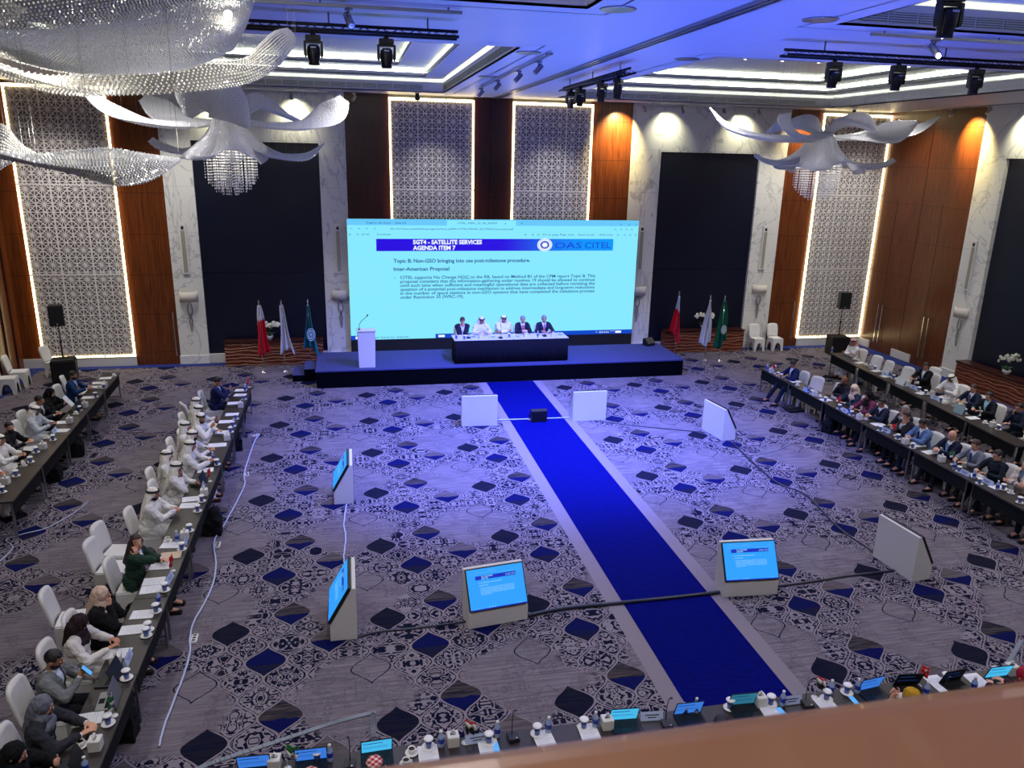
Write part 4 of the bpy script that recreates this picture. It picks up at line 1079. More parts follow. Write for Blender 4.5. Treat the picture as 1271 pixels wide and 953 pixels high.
wedge_speaker('small black wedge speaker at the right back end of the stage', (10.2, 25.0, .54), .4, .8)

# ================================================================== CABLES
def cable(label, pts, r, mat, z=.012, wob=.0, extra=None, name='floor_cable', flat=False):
    t = thing(name, label, 'cable', (0, 0, 0)); rr = random.Random(len(pts)*7)
    P = []
    for i in range(len(pts)*8):
        c = catmull([(p[0], p[1], z) for p in pts], i/(len(pts)*8-1)); P.append(c+Vector((rr.uniform(-wob, wob), rr.uniform(-wob, wob), 0)))
    mb = MB()
    if flat:
        for a, b_ in zip(P, P[1:]): mb.bar(a, b_+(b_-a).normalized()*.01, r*2, .012, mat)
    else: mb.tube(P, r, mat, 6)
    mb.build('cable', t); return t
A2 = lambda L: [tuple(at(u, v)[:2]) for u, v in L]
cable('bundled white cable lying on the carpet beside the left inner tables', A2([(322, 540), (316, 549), (307, 575), (303, 590), (304, 600), (300, 612), (280, 650), (266, 673), (268, 700), (266, 720), (258, 742), (240, 775), (236, 795), (236, 810), (228, 840), (205, 900), (198, 928)]), .015, 'cable_white', .024, .004)
cable('thin white cable looping on the carpet between the left table rows', A2([(110, 622), (95, 635), (60, 655), (30, 663), (8, 670), (16, 680), (0, 697)]), .009, 'cable_white')
cable('dark taped cable linking the far floor monitors across the runner', A2([(617, 522), (655, 521), (683, 520), (711, 519)]), .016, 'cable_white', .024)
cable('dark cable running from the far monitors to the right side monitor', A2([(740, 523), (800, 530), (875, 537)]), .014, 'cable_black')
cable('long dark cable across the carpet between the two right side monitors', A2([(908, 549), (935, 575), (965, 600), (1000, 615), (1040, 655), (1070, 676), (1087, 688)]), .022, 'cable_black')
cable('dark cable from the right side monitor to the runner edge monitor', A2([(1110, 709), (1050, 716), (1000, 724), (965, 728)]), .024, 'cable_black')
cable('dark cable tape crossing the blue runner between the near monitors', A2([(893, 737), (830, 744), (770, 750), (700, 757), (655, 766)]), .03, 'cable_black', .03)
cable('cable between the two near left floor monitors', A2([(580, 772), (520, 780), (470, 785), (444, 792)]), .018, 'cable_black')
cable('twisted white cable joining the two monitors turned to the left', A2([(430, 627), (427, 650), (429, 668), (427, 690), (428, 706)]), .014, 'cable_white', .02, .006)
cable('flat grey cable strip on the carpet along the front table row', A2([(466, 884), (430, 893), (400, 902), (340, 922), (270, 945), (240, 957)]), .03, 'cable_grey', .008, 0, None, 'floor_cable', True)
cable('short flat grey strip dropping toward the front tables', A2([(463, 886), (463, 898), (464, 914)]), .03, 'cable_grey', .008, 0, None, 'floor_cable', True)
cable('thin grey strip on the carpet at the lower right edge', A2([(1268, 795), (1258, 812), (1248, 828)]), .03, 'cable_grey', .008, 0, None, 'floor_cable', True)
cable('thin pale cable on the carpet near the right inner tables', A2([(905, 568), (950, 563), (975, 555), (992, 545)]), .008, 'cable_grey')
def power_strip():
    t = thing('power_strip', '', 'power strip'); mb = MB(); mb.box(-.045, -.1, 0, .045, .1, .045, 'white_g', bev=.008); mb.build('housing', t)
    mb = MB()
    for y in (-.06, 0, .06): mb.box(-.025, y-.018, .045, .025, y+.018, .048, 'dark_metal')
    mb.build('sockets', t); return Proto(t)
pw = power_strip()
for u, v, rz, lab in ((314, 541, -1.1, 'at the far end of the left cable'), (303, 590, .2, 'halfway along the left cable'), (266, 678, 0, 'beside the table of the woman in green'), (236, 795, 0, 'nearest the viewer on the left cable')):
    pw.put(at(u, v, 0.0)+Vector((.06, 0, 0)), rz, 'white power strip '+lab)
t = thing('cable_adapter', 'white adapter lying against the black speaker on the runner', 'adapter', at(670, 522, .01)); mb = MB(); mb.cap((-.1, -.02, .03), (.1, 0, .03), .035, .03, 'ceramic'); mb.tube([(-.1, 0, .02), (-.25, .05, .01), (-.3, .2, .008)], .01, 'ceramic'); mb.build('body', t)
t = thing('square_base_plate', 'dark square base plate on the carpet by the right inner tables', 'base plate', at(986, 509, 0), .1)
mb = MB(); mb.prism([(-.3, -.22), (.3, -.22), (.24, .22), (-.24, .22)], 0, .05, 'dark_metal'); mb.build('plate', t)
# ================================================================== CHAIRS AND TABLES
def banquet_chair():
    t = thing('banquet_chair', '', 'chair')
    mb = MB(); mb.box(-.215, -.2, .43, .215, .24, .475, 'chair_cover', bev=.018)
    def panel(a, c, nrm):                     # skirt side with an arched opening
        a = Vector(a); c = Vector(c); L = (c-a).length; d = (c-a)/L; n_ = Vector(nrm)
        pts = [(0, .45), (0, 0), (.07, 0)]
        for k in range(9): an = PI-PI*k/8; pts.append((L/2+(L/2-.08)*math.cos(an), .06+.26*math.sin(an)))
        pts += [(L-.07, 0), (L, 0), (L, .45)]
        # strips between arch and top edge
        vs = []; 
        for x_, z_ in pts:
            o = .02*(1-z_/.45); p = a+d*x_+n_*o; vs.append((p.x, p.y, z_))
        top = [(a+d*min(max(x_, 0), L)) for x_, z_ in pts]; m_ = len(pts)
        vs += [(p.x, p.y, .45) for p in top]; fs = []
        for k in range(1, m_-2): fs.append((k, k+1, m_+k+1, m_+k))
        b0 = len(vs); vs += [(v[0]-n_.x*.012, v[1]-n_.y*.012, v[2]) for v in vs]
        fs += [tuple(reversed([i+b0 for i in f])) for f in fs]
        mb.add(vs, fs, 'chair_cover', False)
    panel((-.21, .235), (.21, .235), (0, 1)); panel((.21, -.195), (-.21, -.195), (0, -1)); panel((.21, .235), (.21, -.195), (1, 0)); panel((-.21, -.195), (-.21, .235), (-1, 0))
    mb.build('seat_cover', t)
    mb = MB(); P = []
    for i in range(9):
        f = i/8; z = .45+.48*f; wd = .2+.012*math.sin(f*PI)-(.03 if i == 8 else 0); y = -.185-.10*f**1.2
        P.append([Vector((wd*(2*j/8-1), y-.035*(1-(2*j/8-1)**2), z+(.02*(1-(2*j/8-1)**2) if i == 8 else 0))) for j in range(9)])
    mb.grid(P, 'chair_cover', True, .045); mb.build('back_cover', t)
    for x in (-.17, .17):
        for y in (-.16, .2): mb = MB(); mb.tube([(x, y, .0), (x, y, .43)], .013, 'dark_metal', 6); mb.build('leg', t)
    return Proto(t)
chairs = banquet_chair()
CH = []
def chair(x, y, rz, label, z=0., group=None): CH.append((x, y)); return chairs.put((x, y, z), rz, label, group)
TL, TD = 1.74, .45
def fold_table():
    t = thing('folding_table', '', 'table'); h = TD/2
    mb = MB(); mb.box(-TL/2+.004, -h, .72, TL/2-.004, h, .75, 'table_top', bev=.004); mb.build('table_top', t)
    mb = MB(); mb.box(-TL/2+.1, h-.05, .44, TL/2-.1, h-.035, .70, 'modesty')
    for k in range(9):
        for q in range(2): mb.box(-TL/2+.2+k*.155, h-.0352, .49+q*.1, -TL/2+.30+k*.155, h-.033, .50+q*.1, 'slot')
    mb.build('modesty_panel', t)
    for s in (-1, 1):
        x = s*(TL/2-.1)
        for y in (-h+.06, h-.06): mb = MB(); mb.box(x-.017, y-.017, 0, x+.017, y+.017, .72, 'grey_metal'); mb.build('leg', t)
        mb = MB(); mb.box(x-.017, -h+.07, .05, x+.017, h-.07, .08, 'grey_metal'); mb.build('leg_brace', t)
    return Proto(t)
tabs = fold_table()
# a row: start (far end centre-side edge), direction, side of the room
ROWS = {}
def row(key, far, near, n, side, name):
    far = Vector(far); near = Vector(near); d = (near-far).normalized()          # along the row toward the viewer
    inw = Vector((-side, 0))*1.0; perp = Vector((d.y, -d.x)); perp = perp if perp.dot(Vector((side, 0))) < 0 else -perp   # toward the aisle
    ROWS[key] = (far, d, perp)
    for k in range(n):
        c = far+d*(TL*(k+.5))-perp*(TD/2)
        ang = math.atan2(-perp.x, perp.y)                                         # local +y (modesty side) faces the aisle
        pos_ = 'at the stage end' if k == 0 else ('nearest the viewer' if k == n-1 else '%s from the stage' % ['', 'second', 'third', 'fourth', 'fifth', 'sixth', 'seventh', 'eighth', 'ninth'][k])
        tabs.put((c.x, c.y, 0), ang, 'dark folding table of the %s row, %s' % (name, pos_), name+' row tables')
row('L', (-2.62, 20.85), (-2.66, 7.0), 8, -1, 'left inner'); row('LO', (-6.36, 22.8), (-5.93, 13.4), 5, -1, 'left outer')
row('R', (12.2, 20.96), (12.0, 10.5), 6, 1, 'right inner'); row('RO', (15.55, 22.45), (14.62, 13.6), 5, 1, 'right outer')
for k in range(8):
    x = -1.35+TL*k; tabs.put((x, 6.72, 0), 0, 'dark folding table of the front row, %s from the left' % ['first', 'second', 'third', 'fourth', 'fifth', 'sixth', 'seventh', 'eighth'][k], 'front row tables')
def on_row(key, p, pad=.05):                   # nearest place over the row's table tops
    far, d, perp = ROWS[key]; q = Vector((p.x, p.y))-far; a = q.dot(d); b_ = q.dot(perp); b_ = min(max(b_, -TD+pad), -pad); r = far+d*a+perp*b_
    return r

# ================================================================== PEOPLE
from mathutils import noise as nz
FOLDS = {'jacket': (13, 17, .010), 'robe': (15, 13, .014), 'top': (14, 18, .011), 'headscarf': (24, 7, .010), 'trousers': (13, 13, .009), 'hair': (30, 30, .005), 'bag_body': (9, 9, .02)}
def finish(mb, name, parent, mat, voxel, smooth=4, cut=None, thick=0.):
    me = mb.mesh('tmp'); o = bpy.data.objects.new('tmp', me); COL.objects.link(o)
    m = o.modifiers.new('r', 'REMESH'); m.mode = 'VOXEL'; m.voxel_size = voxel; m.use_smooth_shade = True
    s = o.modifiers.new('s', 'SMOOTH'); s.factor = .5; s.iterations = smooth
    dg = bpy.context.evaluated_depsgraph_get(); me2 = bpy.data.meshes.new_from_object(o.evaluated_get(dg)); bpy.data.objects.remove(o); bpy.data.meshes.remove(me)
    if cut:
        bm = bmesh.new(); bm.from_mesh(me2); dl = [f for f in bm.faces if cut(f.calc_center_median())]
        bmesh.ops.delete(bm, geom=dl, context='FACES'); bm.to_mesh(me2); bm.free()
    if name in FOLDS:                            # creases in the cloth
        ax, az, am = FOLDS[name]; n = len(me2.vertices); co = [0.]*(n*3); no = [0.]*(n*3)
        me2.vertices.foreach_get('co', co); me2.vertices.foreach_get('normal', no); sd = len(COL.objects)*.37
        for i in range(n):
            x, y, z = co[3*i:3*i+3]; d = (nz.noise((x*ax+sd, y*ax, z*az))+.5*nz.noise((x*ax*2.1, y*ax*2.1+sd, z*az*2.1)))*am
            co[3*i] = x+no[3*i]*d; co[3*i+1] = y+no[3*i+1]*d; co[3*i+2] = z+no[3*i+2]*d
        me2.vertices.foreach_set('co', co); me2.update()
    me2.materials.clear(); me2.materials.append(M[mat] if isinstance(mat, str) else mat); me2.name = name
    me2.polygons.foreach_set('use_smooth', [True]*len(me2.polygons)); me2.polygons.foreach_set('material_index', [0]*len(me2.polygons))
    r = bpy.data.objects.new(name, me2); COL.objects.link(r); r.parent = parent
    return r
def ik(a, c, l1, l2, pole):
    a = Vector(a); c = Vector(c); d = c-a; L = min(d.length, (l1+l2)*.995); d.normalize(); x = (l1*l1-l2*l2+L*L)/(2*L); h = math.sqrt(max(l1*l1-x*x, 0))
    p = Vector(pole); p = (p-d*p.dot(d)).normalized(); return a+d*x+p*h, a+d*L
def hand(mb, w, d, palm, s, curl=.5, k=1.):
    """w wrist, d pointing direction, palm normal; s=+1 right hand"""
    w = Vector(w); d = Vector(d).normalized(); pn = Vector(palm); pn = (pn-d*pn.dot(d)).normalized(); sd = d.cross(pn)*s      # toward the thumb side
    c = w+d*.045*k
    for o in (-.024, -.008, .008, .024): mb.cap(w+d*.008+sd*o*.6, w+d*.082*k+sd*o, .014*k, .0115*k)
    for i, (o, L) in enumerate(((.030, .072), (.0105, .080), (-.0095, .074), (-.029, .058))):
        b0 = w+d*.085*k+sd*o; a1 = curl*.9; d1 = (d*math.cos(a1)+pn*math.sin(a1)); a2 = curl*2.0; d2 = (d*math.cos(a2)+pn*math.sin(a2)); L *= k
        mb.cap(b0, b0+d1*L*.5, .0092*k, .0085*k); mb.cap(b0+d1*L*.5, b0+d1*L*.5+d2*L*.5, .0085*k, .0072*k)
    t0 = w+d*.025*k+sd*.028; t1 = t0+(d*.6+sd*.7+pn*.3).normalized()*.042*k; mb.cap(t0, t1, .0125*k, .0105*k); mb.cap(t1, t1+(d*.9+sd*.1+pn*.5).normalized()*.034*k, .0105*k, .0085*k)
_faces = {}
def face_meshes(skin):
    if 'f' in _faces: return _faces['f']
    e = MB(); iris = MB(); br = MB(); lp = MB()
    for s in (-1, 1):
        e.ell((s*.031, .083, .012), (.0125, .008, .0065), 'eyewhite', 10, 6); e.ell((s*.031, .0885, .012), (.0055, .004, .0058), 'eye', 8, 6)
        br.tube([(s*.014, .094, .031), (s*.03, .092, .036), (s*.048, .080, .031)], [.0035, .0042, .0025], 'hair_black', 6)
    lp.tube([(-.022, .083, -.052), (0, .0925, -.050), (.022, .083, -.052)], [.003, .0055, .003], 'lip', 6)
    _faces['f'] = [(e.mesh('eyes'), 'eyes'), (br.mesh('eyebrows'), 'eyebrows'), (lp.mesh('mouth'), 'mouth')]
    return _faces['f']
POSE = {                                   # right wrist, left wrist (from the hip, forward y), palm down unless noted
    'table': ((.12, .39, .29), (-.13, .37, .28)), 'lap': ((.12, .30, .10), (-.12, .30, .10)), 'clasp': ((.06, .40, .31), (-.06, .40, .31)),
    'chin': ((.05, .30, .52), (-.10, .37, .27)), 'face': ((.045, .30, .58), (-.045, .30, .58)), 'crossed': ((-.10, .24, .27), (.10, .26, .25)),
    'phone': ((.10, .36, .42), (-.02, .34, .36)), 'type': ((.09, .43, .28), (-.09, .43, .28)), 'raise': ((.16, .30, .42), (-.13, .37, .28)), 'read': ((.14, .36, .36), (-.14, .36, .36)),
}
PEOPLE = []
def person(label, head, rz, outfit='suit', top=(24, 30, 60), bottom=(20, 22, 34), shirt=(225, 225, 228), tie=None, skin=1, hair='short', haircol='hair_black', scarf=None,
           pose='table', lean=.16, turn=0., nod=.18, z0=0., vox=.012, short='', beard=False, glasses=False, big=1., row_key=None, item=None, nochair=False, chair_label=None, standing=False, legs=.0):
    f = Vector((-math.sin(rz), math.cos(rz)))
    hx = .56*math.sin(lean)+.06
    hip = Vector((head[0], head[1]))-f*hx
    t = thing('person', label, 'person', (hip.x, hip.y, z0), rz)
    PEOPLE.append(dict(x=head[0], y=head[1], short=short or label, row=row_key))
    if not nochair: chair(hip.x-f.x*.02, hip.y-f.y*.02, rz, chair_label or ('white covered chair under the '+(short or label)), z0)
    D = Vector((0, math.sin(lean), math.cos(lean))); FW_ = Vector((0, math.cos(lean), -math.sin(lean)))
    H = Vector((0, 0, .565)); B = lambda u, x=0, y=0: H+D*u+Vector((x, 0, 0))+FW_*y
    sk = 'skin%d' % skin
    neck = B(.50); hc = neck+Vector((0, .03+.02*math.sin(nod), .125)); 
    HM = Matrix.Translation(hc) @ Matrix.Rotation(turn, 4, 'Z') @ Matrix.Rotation(-nod, 4, 'X')
    hp = lambda x, y, z: HM @ Vector((x, y, z))
    SH = {1: B(.44, .175*big), -1: B(.44, -.175*big)}
    # arms
    J = {}
    for i, s in enumerate((1, -1)):
        wr = Vector(POSE[pose][i]); wr = H+Vector((wr.x, wr.y, wr.z)); wr.y += .45*math.sin(lean)*.5
        if pose in ('chin', 'face') and i <= (1 if pose == 'face' else 0): wr = hp((.035 if s > 0 else -.035) if pose == 'face' else .075, .09, -.17)
        el, wr = ik(SH[s], wr, .275, .245, (s*.75, -.25, -.6) if pose != 'crossed' else (s*.9, .1, -.6)); J[s] = (SH[s], el, wr)
    KN = {}; 
    for s in (1, -1):
        hpj = H+Vector((s*.085, .02, -.015)); kn = H+Vector((s*(.12+legs*.06), .43, -.045)); an = Vector((s*(.12+legs*.12), .44+.04+legs*.18, .09))
        if standing: hpj = H+Vector((s*.085, 0, -.0)); kn = H+Vector((s*.1, .03, -.0)); 
        KN[s] = (hpj, kn, an)
    def torso(mb, g=0.):
        mb.ell(H+Vector((0, -.01, .02)), (.165*big+g, .125*big+g, .105+g), 'skin1', 16, 10)
        T = Matrix.Translation(B(.16, 0, .01*big)) @ Matrix.Rotation(-lean, 4, 'X'); mb.ell((0, 0, 0), (.145*big+g, .112*big**2+g, .17+g), 'skin1', 16, 10, T)
        T = Matrix.Translation(B(.33)) @ Matrix.Rotation(-lean, 4, 'X'); mb.ell((0, 0, 0), (.165*big+g, .112*big+g, .15+g), 'skin1', 16, 10, T)
        mb.cap(SH[-1]*.86+SH[1]*.14+Vector((0, 0, .0)), SH[1]*.86+SH[-1]*.14, .062+g, .062+g); mb.cap(B(.42), B(.49), .085+g*.6, .05+g*.6)
    def arms(mb, g=0., end=0.):
        for s in (1, -1):
            a, e_, w_ = J[s]; mb.cap(a, e_, .052*big+g, .041+g); mb.cap(e_, w_-(w_-e_).normalized()*end, .041+g, .027+g*.9)
    def legs_(mb, g=0., end=0., wide=1.):
        for s in (1, -1):
            a, k_, n_ = KN[s]; mb.cap(a, k_, (.082+g)*wide, .056+g); mb.cap(k_, n_+Vector((0, 0, end)), .056+g, .038+g)
    body = MB(); torso(body); arms(body); legs_(body); body.cap(neck-D*.03, hp(0, -.01, -.06), .054, .05)
    body.ell((0, -.006, .022), (.074, .092, .094), 'skin1', 18, 12, HM); body.ell((0, .018, -.048), (.058, .066, .066), 'skin1', 16, 10, HM); body.ell((0, .042, -.086), (.03, .03, .024), 'skin1', 10, 6, HM)
    body.cap(hp(0, .088, .018), hp(0, .106, -.022), .009, .013)
    for s in (1, -1): body.ell((s*.077, -.005, -.005), (.012, .02, .032), 'skin1', 8, 6, HM)
    for s in (1, -1):
        a, e_, w_ = J[s]; dd = (w_-e_).normalized(); pn = Vector((0, .1, -1)); cu = .45
        if pose == 'clasp' : pn = Vector((-s, 0, -.3)); dd = (dd+Vector((-s*.7, .2, 0))).normalized(); cu = .7
        if pose in ('chin', 'face') and (pose == 'face' or s == 1): dd = (hp(0 if pose == 'face' else .055, .085, -.03)-w_).normalized()+Vector((0, 0, .2)); pn = Vector((-s*.8, -.7, 0)); cu = .6
        if pose == 'crossed': pn = Vector((0, -1, -.2)); cu = .5
        if pose in ('phone', 'read'): pn = Vector((-s*.6, -.6, .5)); cu = .8
        if pose == 'raise' and s == 1: pn = Vector((-.5, .6, 0)); dd = Vector((0, .4, 1)); cu = .3
        hand(body, w_, dd, pn, s, cu)
        a, k_, n_ = KN[s]; body.cap(n_, n_+Vector((0, .13, -.045)), .036, .03)
    bo = finish(body, 'body', t, sk, vox*.85, 2)
    for me, nm in face_meshes(sk):
        o = inst(me, nm, t); o.matrix_local = HM
    C_ = lambda c: cl(c)
    inv = (Matrix.Translation(H) @ Matrix.Rotation(-lean, 4, 'X')).inverted()
    def vcut(z0_, k, dep=.0):                    # open front of a jacket, wedge widening to the collar
        def f_(c):
            q = inv @ c; return (q.y > dep and q.z > z0_ and abs(q.x) < (q.z-z0_)*k and q.z < .6) or (q.z > .465 and abs(q.x) < .07)
        return f_
    if outfit in ('suit', 'blazer'):
        mb = MB(); torso(mb, .012); arms(mb, .008, .012); finish(mb, 'shirt', t, C_(shirt), vox, 4, lambda c: (inv @ c).z > .53)
        mb = MB(); torso(mb, .027); arms(mb, .020, .035); mb.cap(H+Vector((-.07, .02, -.05)), H+Vector((.07, .02, -.05)), .12*big+.02, .12*big+.02); finish(mb, 'jacket', t, C_(top), vox, 4, vcut(.17, .19))
        mb = MB(); legs_(mb, .016, .03); mb.ell(H, (.17*big, .125, .1), 'skin1'); finish(mb, 'trousers', t, C_(bottom), vox, 4)
        if tie:
            mb = MB(); p0 = B(.45, 0, .115*big); p1 = B(.16, 0, .14*big+.012); mb.bar(p0, p1, .055, .012, C_(tie), up=FW_); mb.ell(B(.46, 0, .108*big), (.024, .016, .022), C_(tie), 8, 6); mb.build('tie', t)
    elif outfit == 'thobe':
        mb = MB(); torso(mb, .024); arms(mb, .022, .015); legs_(mb, .045, .02)
        for a in (0, .33, .66, 1): mb.cap(KN[1][0].lerp(KN[1][1], a)*.5+KN[-1][0].lerp(KN[-1][1], a)*.5, KN[1][0].lerp(KN[1][1], a), .09, .085); mb.cap(KN[1][0].lerp(KN[1][1], a)*.5+KN[-1][0].lerp(KN[-1][1], a)*.5, KN[-1][0].lerp(KN[-1][1], a), .09, .085)
        for a in (.2, .5, .85): mb.cap(KN[1][1].lerp(KN[1][2], a), KN[-1][1].lerp(KN[-1][2], a), .065, .065)
        finish(mb, 'robe', t, C_(top), vox, 4, lambda c: (inv @ c).z > .53)
    elif outfit == 'abaya':
        mb = MB(); torso(mb, .032); arms(mb, .034, .02); legs_(mb, .05, .02)
        for a in (0, .33, .66, 1): mb.cap(KN[1][0].lerp(KN[1][1], a), KN[-1][0].lerp(KN[-1][1], a), .09, .09)
        for a in (.2, .5, .85): mb.cap(KN[1][1].lerp(KN[1][2], a), KN[-1][1].lerp(KN[-1][2], a), .065, .065)
        finish(mb, 'robe', t, C_(top), vox, 4, lambda c: (inv @ c).z > .53)
    else:                                        # shirt / top and trousers
        mb = MB(); torso(mb, .022); arms(mb, .018, .02); mb.cap(H+Vector((-.06, .02, -.04)), H+Vector((.06, .02, -.04)), .13, .13); finish(mb, 'top', t, C_(top), vox, 4, lambda c: (inv @ c).z > .525)
        mb = MB(); legs_(mb, .016, .03); mb.ell(H, (.17*big, .12, .1), 'skin1'); finish(mb, 'trousers', t, C_(bottom), vox, 4)
    for s in (1, -1):
        n_ = KN[s][2]; mb = MB(); mb.cap(n_+Vector((0, -.02, -.045)), n_+Vector((s*.01, .15, -.052)), .043, .036, 'black_m' if outfit != 'thobe' else cl((70, 44, 28))); mb.box(n_.x-.04, n_.y-.06, 0.0, n_.x+.04, n_.y+.17, .02, 'black_m'); mb.build('shoe', t)
    if scarf == 'ghutra' or scarf == 'check' or scarf == 'ghutra_up':
        mt = 'check_red' if scarf == 'check' else cl((232, 228, 216))
        mb = MB(); mb.ell((0, -.012, .03), (.092, .108, .10), 'skin1', 16, 10, HM)
        dz = -.30 if scarf != 'ghutra_up' else -.16
        for s in (1, -1):
            mb.cap(hp(s*.075, -.01, .0), B(.43, s*.135, .06 if scarf != 'ghutra_up' else -.06), .035, .03); mb.cap(hp(s*.08, -.05, -.02), B(.40, s*.15, -.05), .042, .04)
            if scarf != 'ghutra_up': mb.cap(B(.43, s*.135, .06), B(.22, s*.13, .13), .03, .022)
            mb.cap(B(.40, s*.15, -.05), B(.22, s*.13, -.12), .04, .022)
        for x_ in (-.08, 0, .08): mb.cap(hp(x_*.6, -.085, -.02), B(.40, x_, -.11), .035, .035); mb.cap(B(.40, x_, -.11), B(.12, x_*1.2, -.15), .035, .02)
        HI = HM.inverted()
        def fc(c):
            q = HI @ c; return q.y > .035 and abs(q.x) < .066 and -.17 < q.z < .055
        o = finish(mb, 'headscarf', t, mt, vox, 4, fc)
        mb = MB()
        for zz, rr in ((.058, .098), (.074, .091)): mb.tube([HM @ Vector((rr*.93*math.cos(a), -.012+rr*1.08*math.sin(a), zz+.012*math.sin(a))) for a in [2*PI*k/20 for k in range(20)]], .0095, 'agal', 8, True)
        mb.build('black_cord', t)
    elif scarf:
        c = scarf; mb = MB(); mb.ell((0, -.012, .02), (.094, .108, .108), 'skin1', 16, 10, HM); mb.ell(B(.50, 0, .01), (.115, .10, .085), 'skin1', 14, 8); mb.ell(B(.40, 0, .015), (.175, .13, .10), 'skin1', 14, 8); mb.cap(hp(0, -.06, -.04), B(.34, 0, -.1), .09, .07)
        mb.cap(hp(0, .03, -.11), B(.36, 0, .09), .06, .05); HI = HM.inverted()
        def fc(c_):
            q = HI @ c_; return q.y > .045 and (q.x/.056)**2+((q.z+.012)/.076)**2 < 1
        finish(mb, 'headscarf', t, cl(c), vox, 4, fc)
    elif hair == 'short' or hair == 'bald_sides':
        mb = MB(); mb.ell((0, -.012, .036 if hair == 'short' else .0), (.083, .098, .094 if hair == 'short' else .075), 'skin1', 16, 10, HM); HI = HM.inverted()
        if hair == 'short': fc = lambda c_: ((HI @ c_).y > .045 and (HI @ c_).z < .062) or (HI @ c_).z < -.045 or ((HI @ c_).y > .012 and (HI @ c_).z < .015)
        else: fc = lambda c_: (HI @ c_).z > .04 or (HI @ c_).z < -.045 or (HI @ c_).y > .0
        finish(mb, 'hair', t, haircol, vox*.85, 2, fc)
    elif hair == 'long' or hair == 'bun':
        mb = MB(); mb.ell((0, -.014, .03), (.088, .102, .102), 'skin1', 16, 10, HM); HI = HM.inverted()
        if hair == 'long':
            for s in (1, -1): mb.cap(hp(s*.065, -.03, 0), B(.36, s*.12, -.02), .045, .035)
            for x_ in (-.05, .05): mb.cap(hp(x_, -.06, 0), B(.32, x_, -.12), .055, .04)
        else: mb.ell((0, -.12, .03), (.045, .045, .045), 'skin1', 10, 8, HM)
        finish(mb, 'hair', t, haircol, vox*.9, 3, lambda c_: (HI @ c_).y > .035 and abs((HI @ c_).x) < .068 and (HI @ c_).z < .065)
    if beard:
        mb = MB(); mb.ell((0, .02, -.052), (.064, .073, .07), 'skin1', 16, 10, HM); HI = HM.inverted()
        finish(mb, 'beard', t, haircol if haircol != 'hair_grey' or True else 'hair_grey', vox*.85, 1, lambda c_: (HI @ c_).z > -.035 or (HI @ c_).y < -.005)
    if glasses:
        mb = MB()
        for s in (1, -1): mb.tube([HM @ Vector((s*.032+.021*math.cos(a), .104, .012+.016*math.sin(a))) for a in [2*PI*k/12 for k in range(12)]], .0025, 'black', 5, True); mb.tube([hp(s*.052, .102, .014), hp(s*.078, .0, .01)], .0025, 'black', 5)
        mb.tube([hp(-.012, .104, .014), hp(.012, .104, .014)], .0025, 'black', 5); mb.build('glasses', t)
    if item in ('phone', 'paper'):
        wR, wL = J[1][2], J[-1][2]; c = (wR+wL)/2+Vector((0, .07, .05)) if item == 'paper' else wR+Vector((-.03, .07, .06))
        T0 = t.matrix_basis; mb = MB(); w2, h2 = (.035, .075) if item == 'phone' else (.105, .15); Tm = Matrix.Translation(c) @ Matrix.Rotation(-.9, 4, 'X')
        Tw = Matrix.Translation((hip.x, hip.y, z0)) @ Matrix.Rotation(rz, 4, 'Z') @ Tm
        mb.box(-w2, -h2, -.004, w2, h2, .004, 'black' if item == 'phone' else 'paper', None, bev=.002)
        if item == 'phone':
            o = mb.build('mobile_phone'); o.matrix_world = Tw; tag(o, 'lit mobile phone held by the '+short, 'phone'); m2 = MB(); m2.box(-w2+.004, -h2+.006, .004, w2-.004, h2-.006, .0046, 'ledblue'); q = m2.build('lit_display', o)
        else: o = mb.build('sheet_of_paper'); o.matrix_world = Tw; tag(o, 'white sheet of paper held up by the '+short, 'paper')
    return t
RL, RR_, RS, RF = -PI/2, PI/2, PI, 0.
WH = (222, 220, 216)
# ---- left inner row, stage end first
def L(label, short, x, y, **k): k.setdefault('vox', .011); k.setdefault('rz', RL+k.pop('dr', 0)); return person(label, (x, y), k.pop('rz'), short=short, row_key='L', **k)
L('man in navy suit seated alone at the stage end of the left inner table row', 'man in navy suit at the stage end', -3.3, 19.93, pose='phone', shirt=(230, 230, 235), top=(20, 30, 72), bottom=(18, 24, 50), skin=1, nod=.45)
R7 = [(-3.52, 18.2, 'leaning back', 'farthest robed man', .02, 'lap', .1), (-3.36, 17.62, '', 'second robed man from the stage', .1, 'read', -.2), (-3.22, 17.05, 'with face turned to the viewer and a raised hand', 'robed man with raised hand facing the viewer', .2, 'raise', -1.0),
      (-3.45, 16.5, 'leaning back between two others', 'fourth robed man from the stage', .0, 'lap', .2), (-3.2, 15.95, 'reaching over the table', 'fifth robed man from the stage', .22, 'table', .1), (-3.14, 15.35, 'bent over his papers', 'sixth robed man from the stage', .25, 'type', .1),
      (-3.48, 14.83, 'leaning back beside the man resting his chin', 'robed man leaning back beside the chin-resting man', .0, 'lap', .3), (-3.18, 14.22, 'resting his chin on one hand', 'robed man resting chin on hand', .22, 'chin', .1), (-3.34, 13.05, 'broad, with folded-up headcloth and forearms on the table', 'broad robed man with folded-up headcloth', .14, 'clasp', -.1)]
for i, (x, y, extra, sh, ln, ps_, tr) in enumerate(R7):
    L('robed man in white headcloth, '+extra if extra else 'robed man in white headcloth, second of the robed men from the stage', sh, x, y, outfit='thobe', top=WH, scarf='ghutra_up' if i == 8 else 'ghutra', skin=2 if i in (1, 7) else 1, lean=ln, pose=ps_, turn=tr, beard=i in (2, 4, 8), big=1.16 if i == 8 else 1.03)
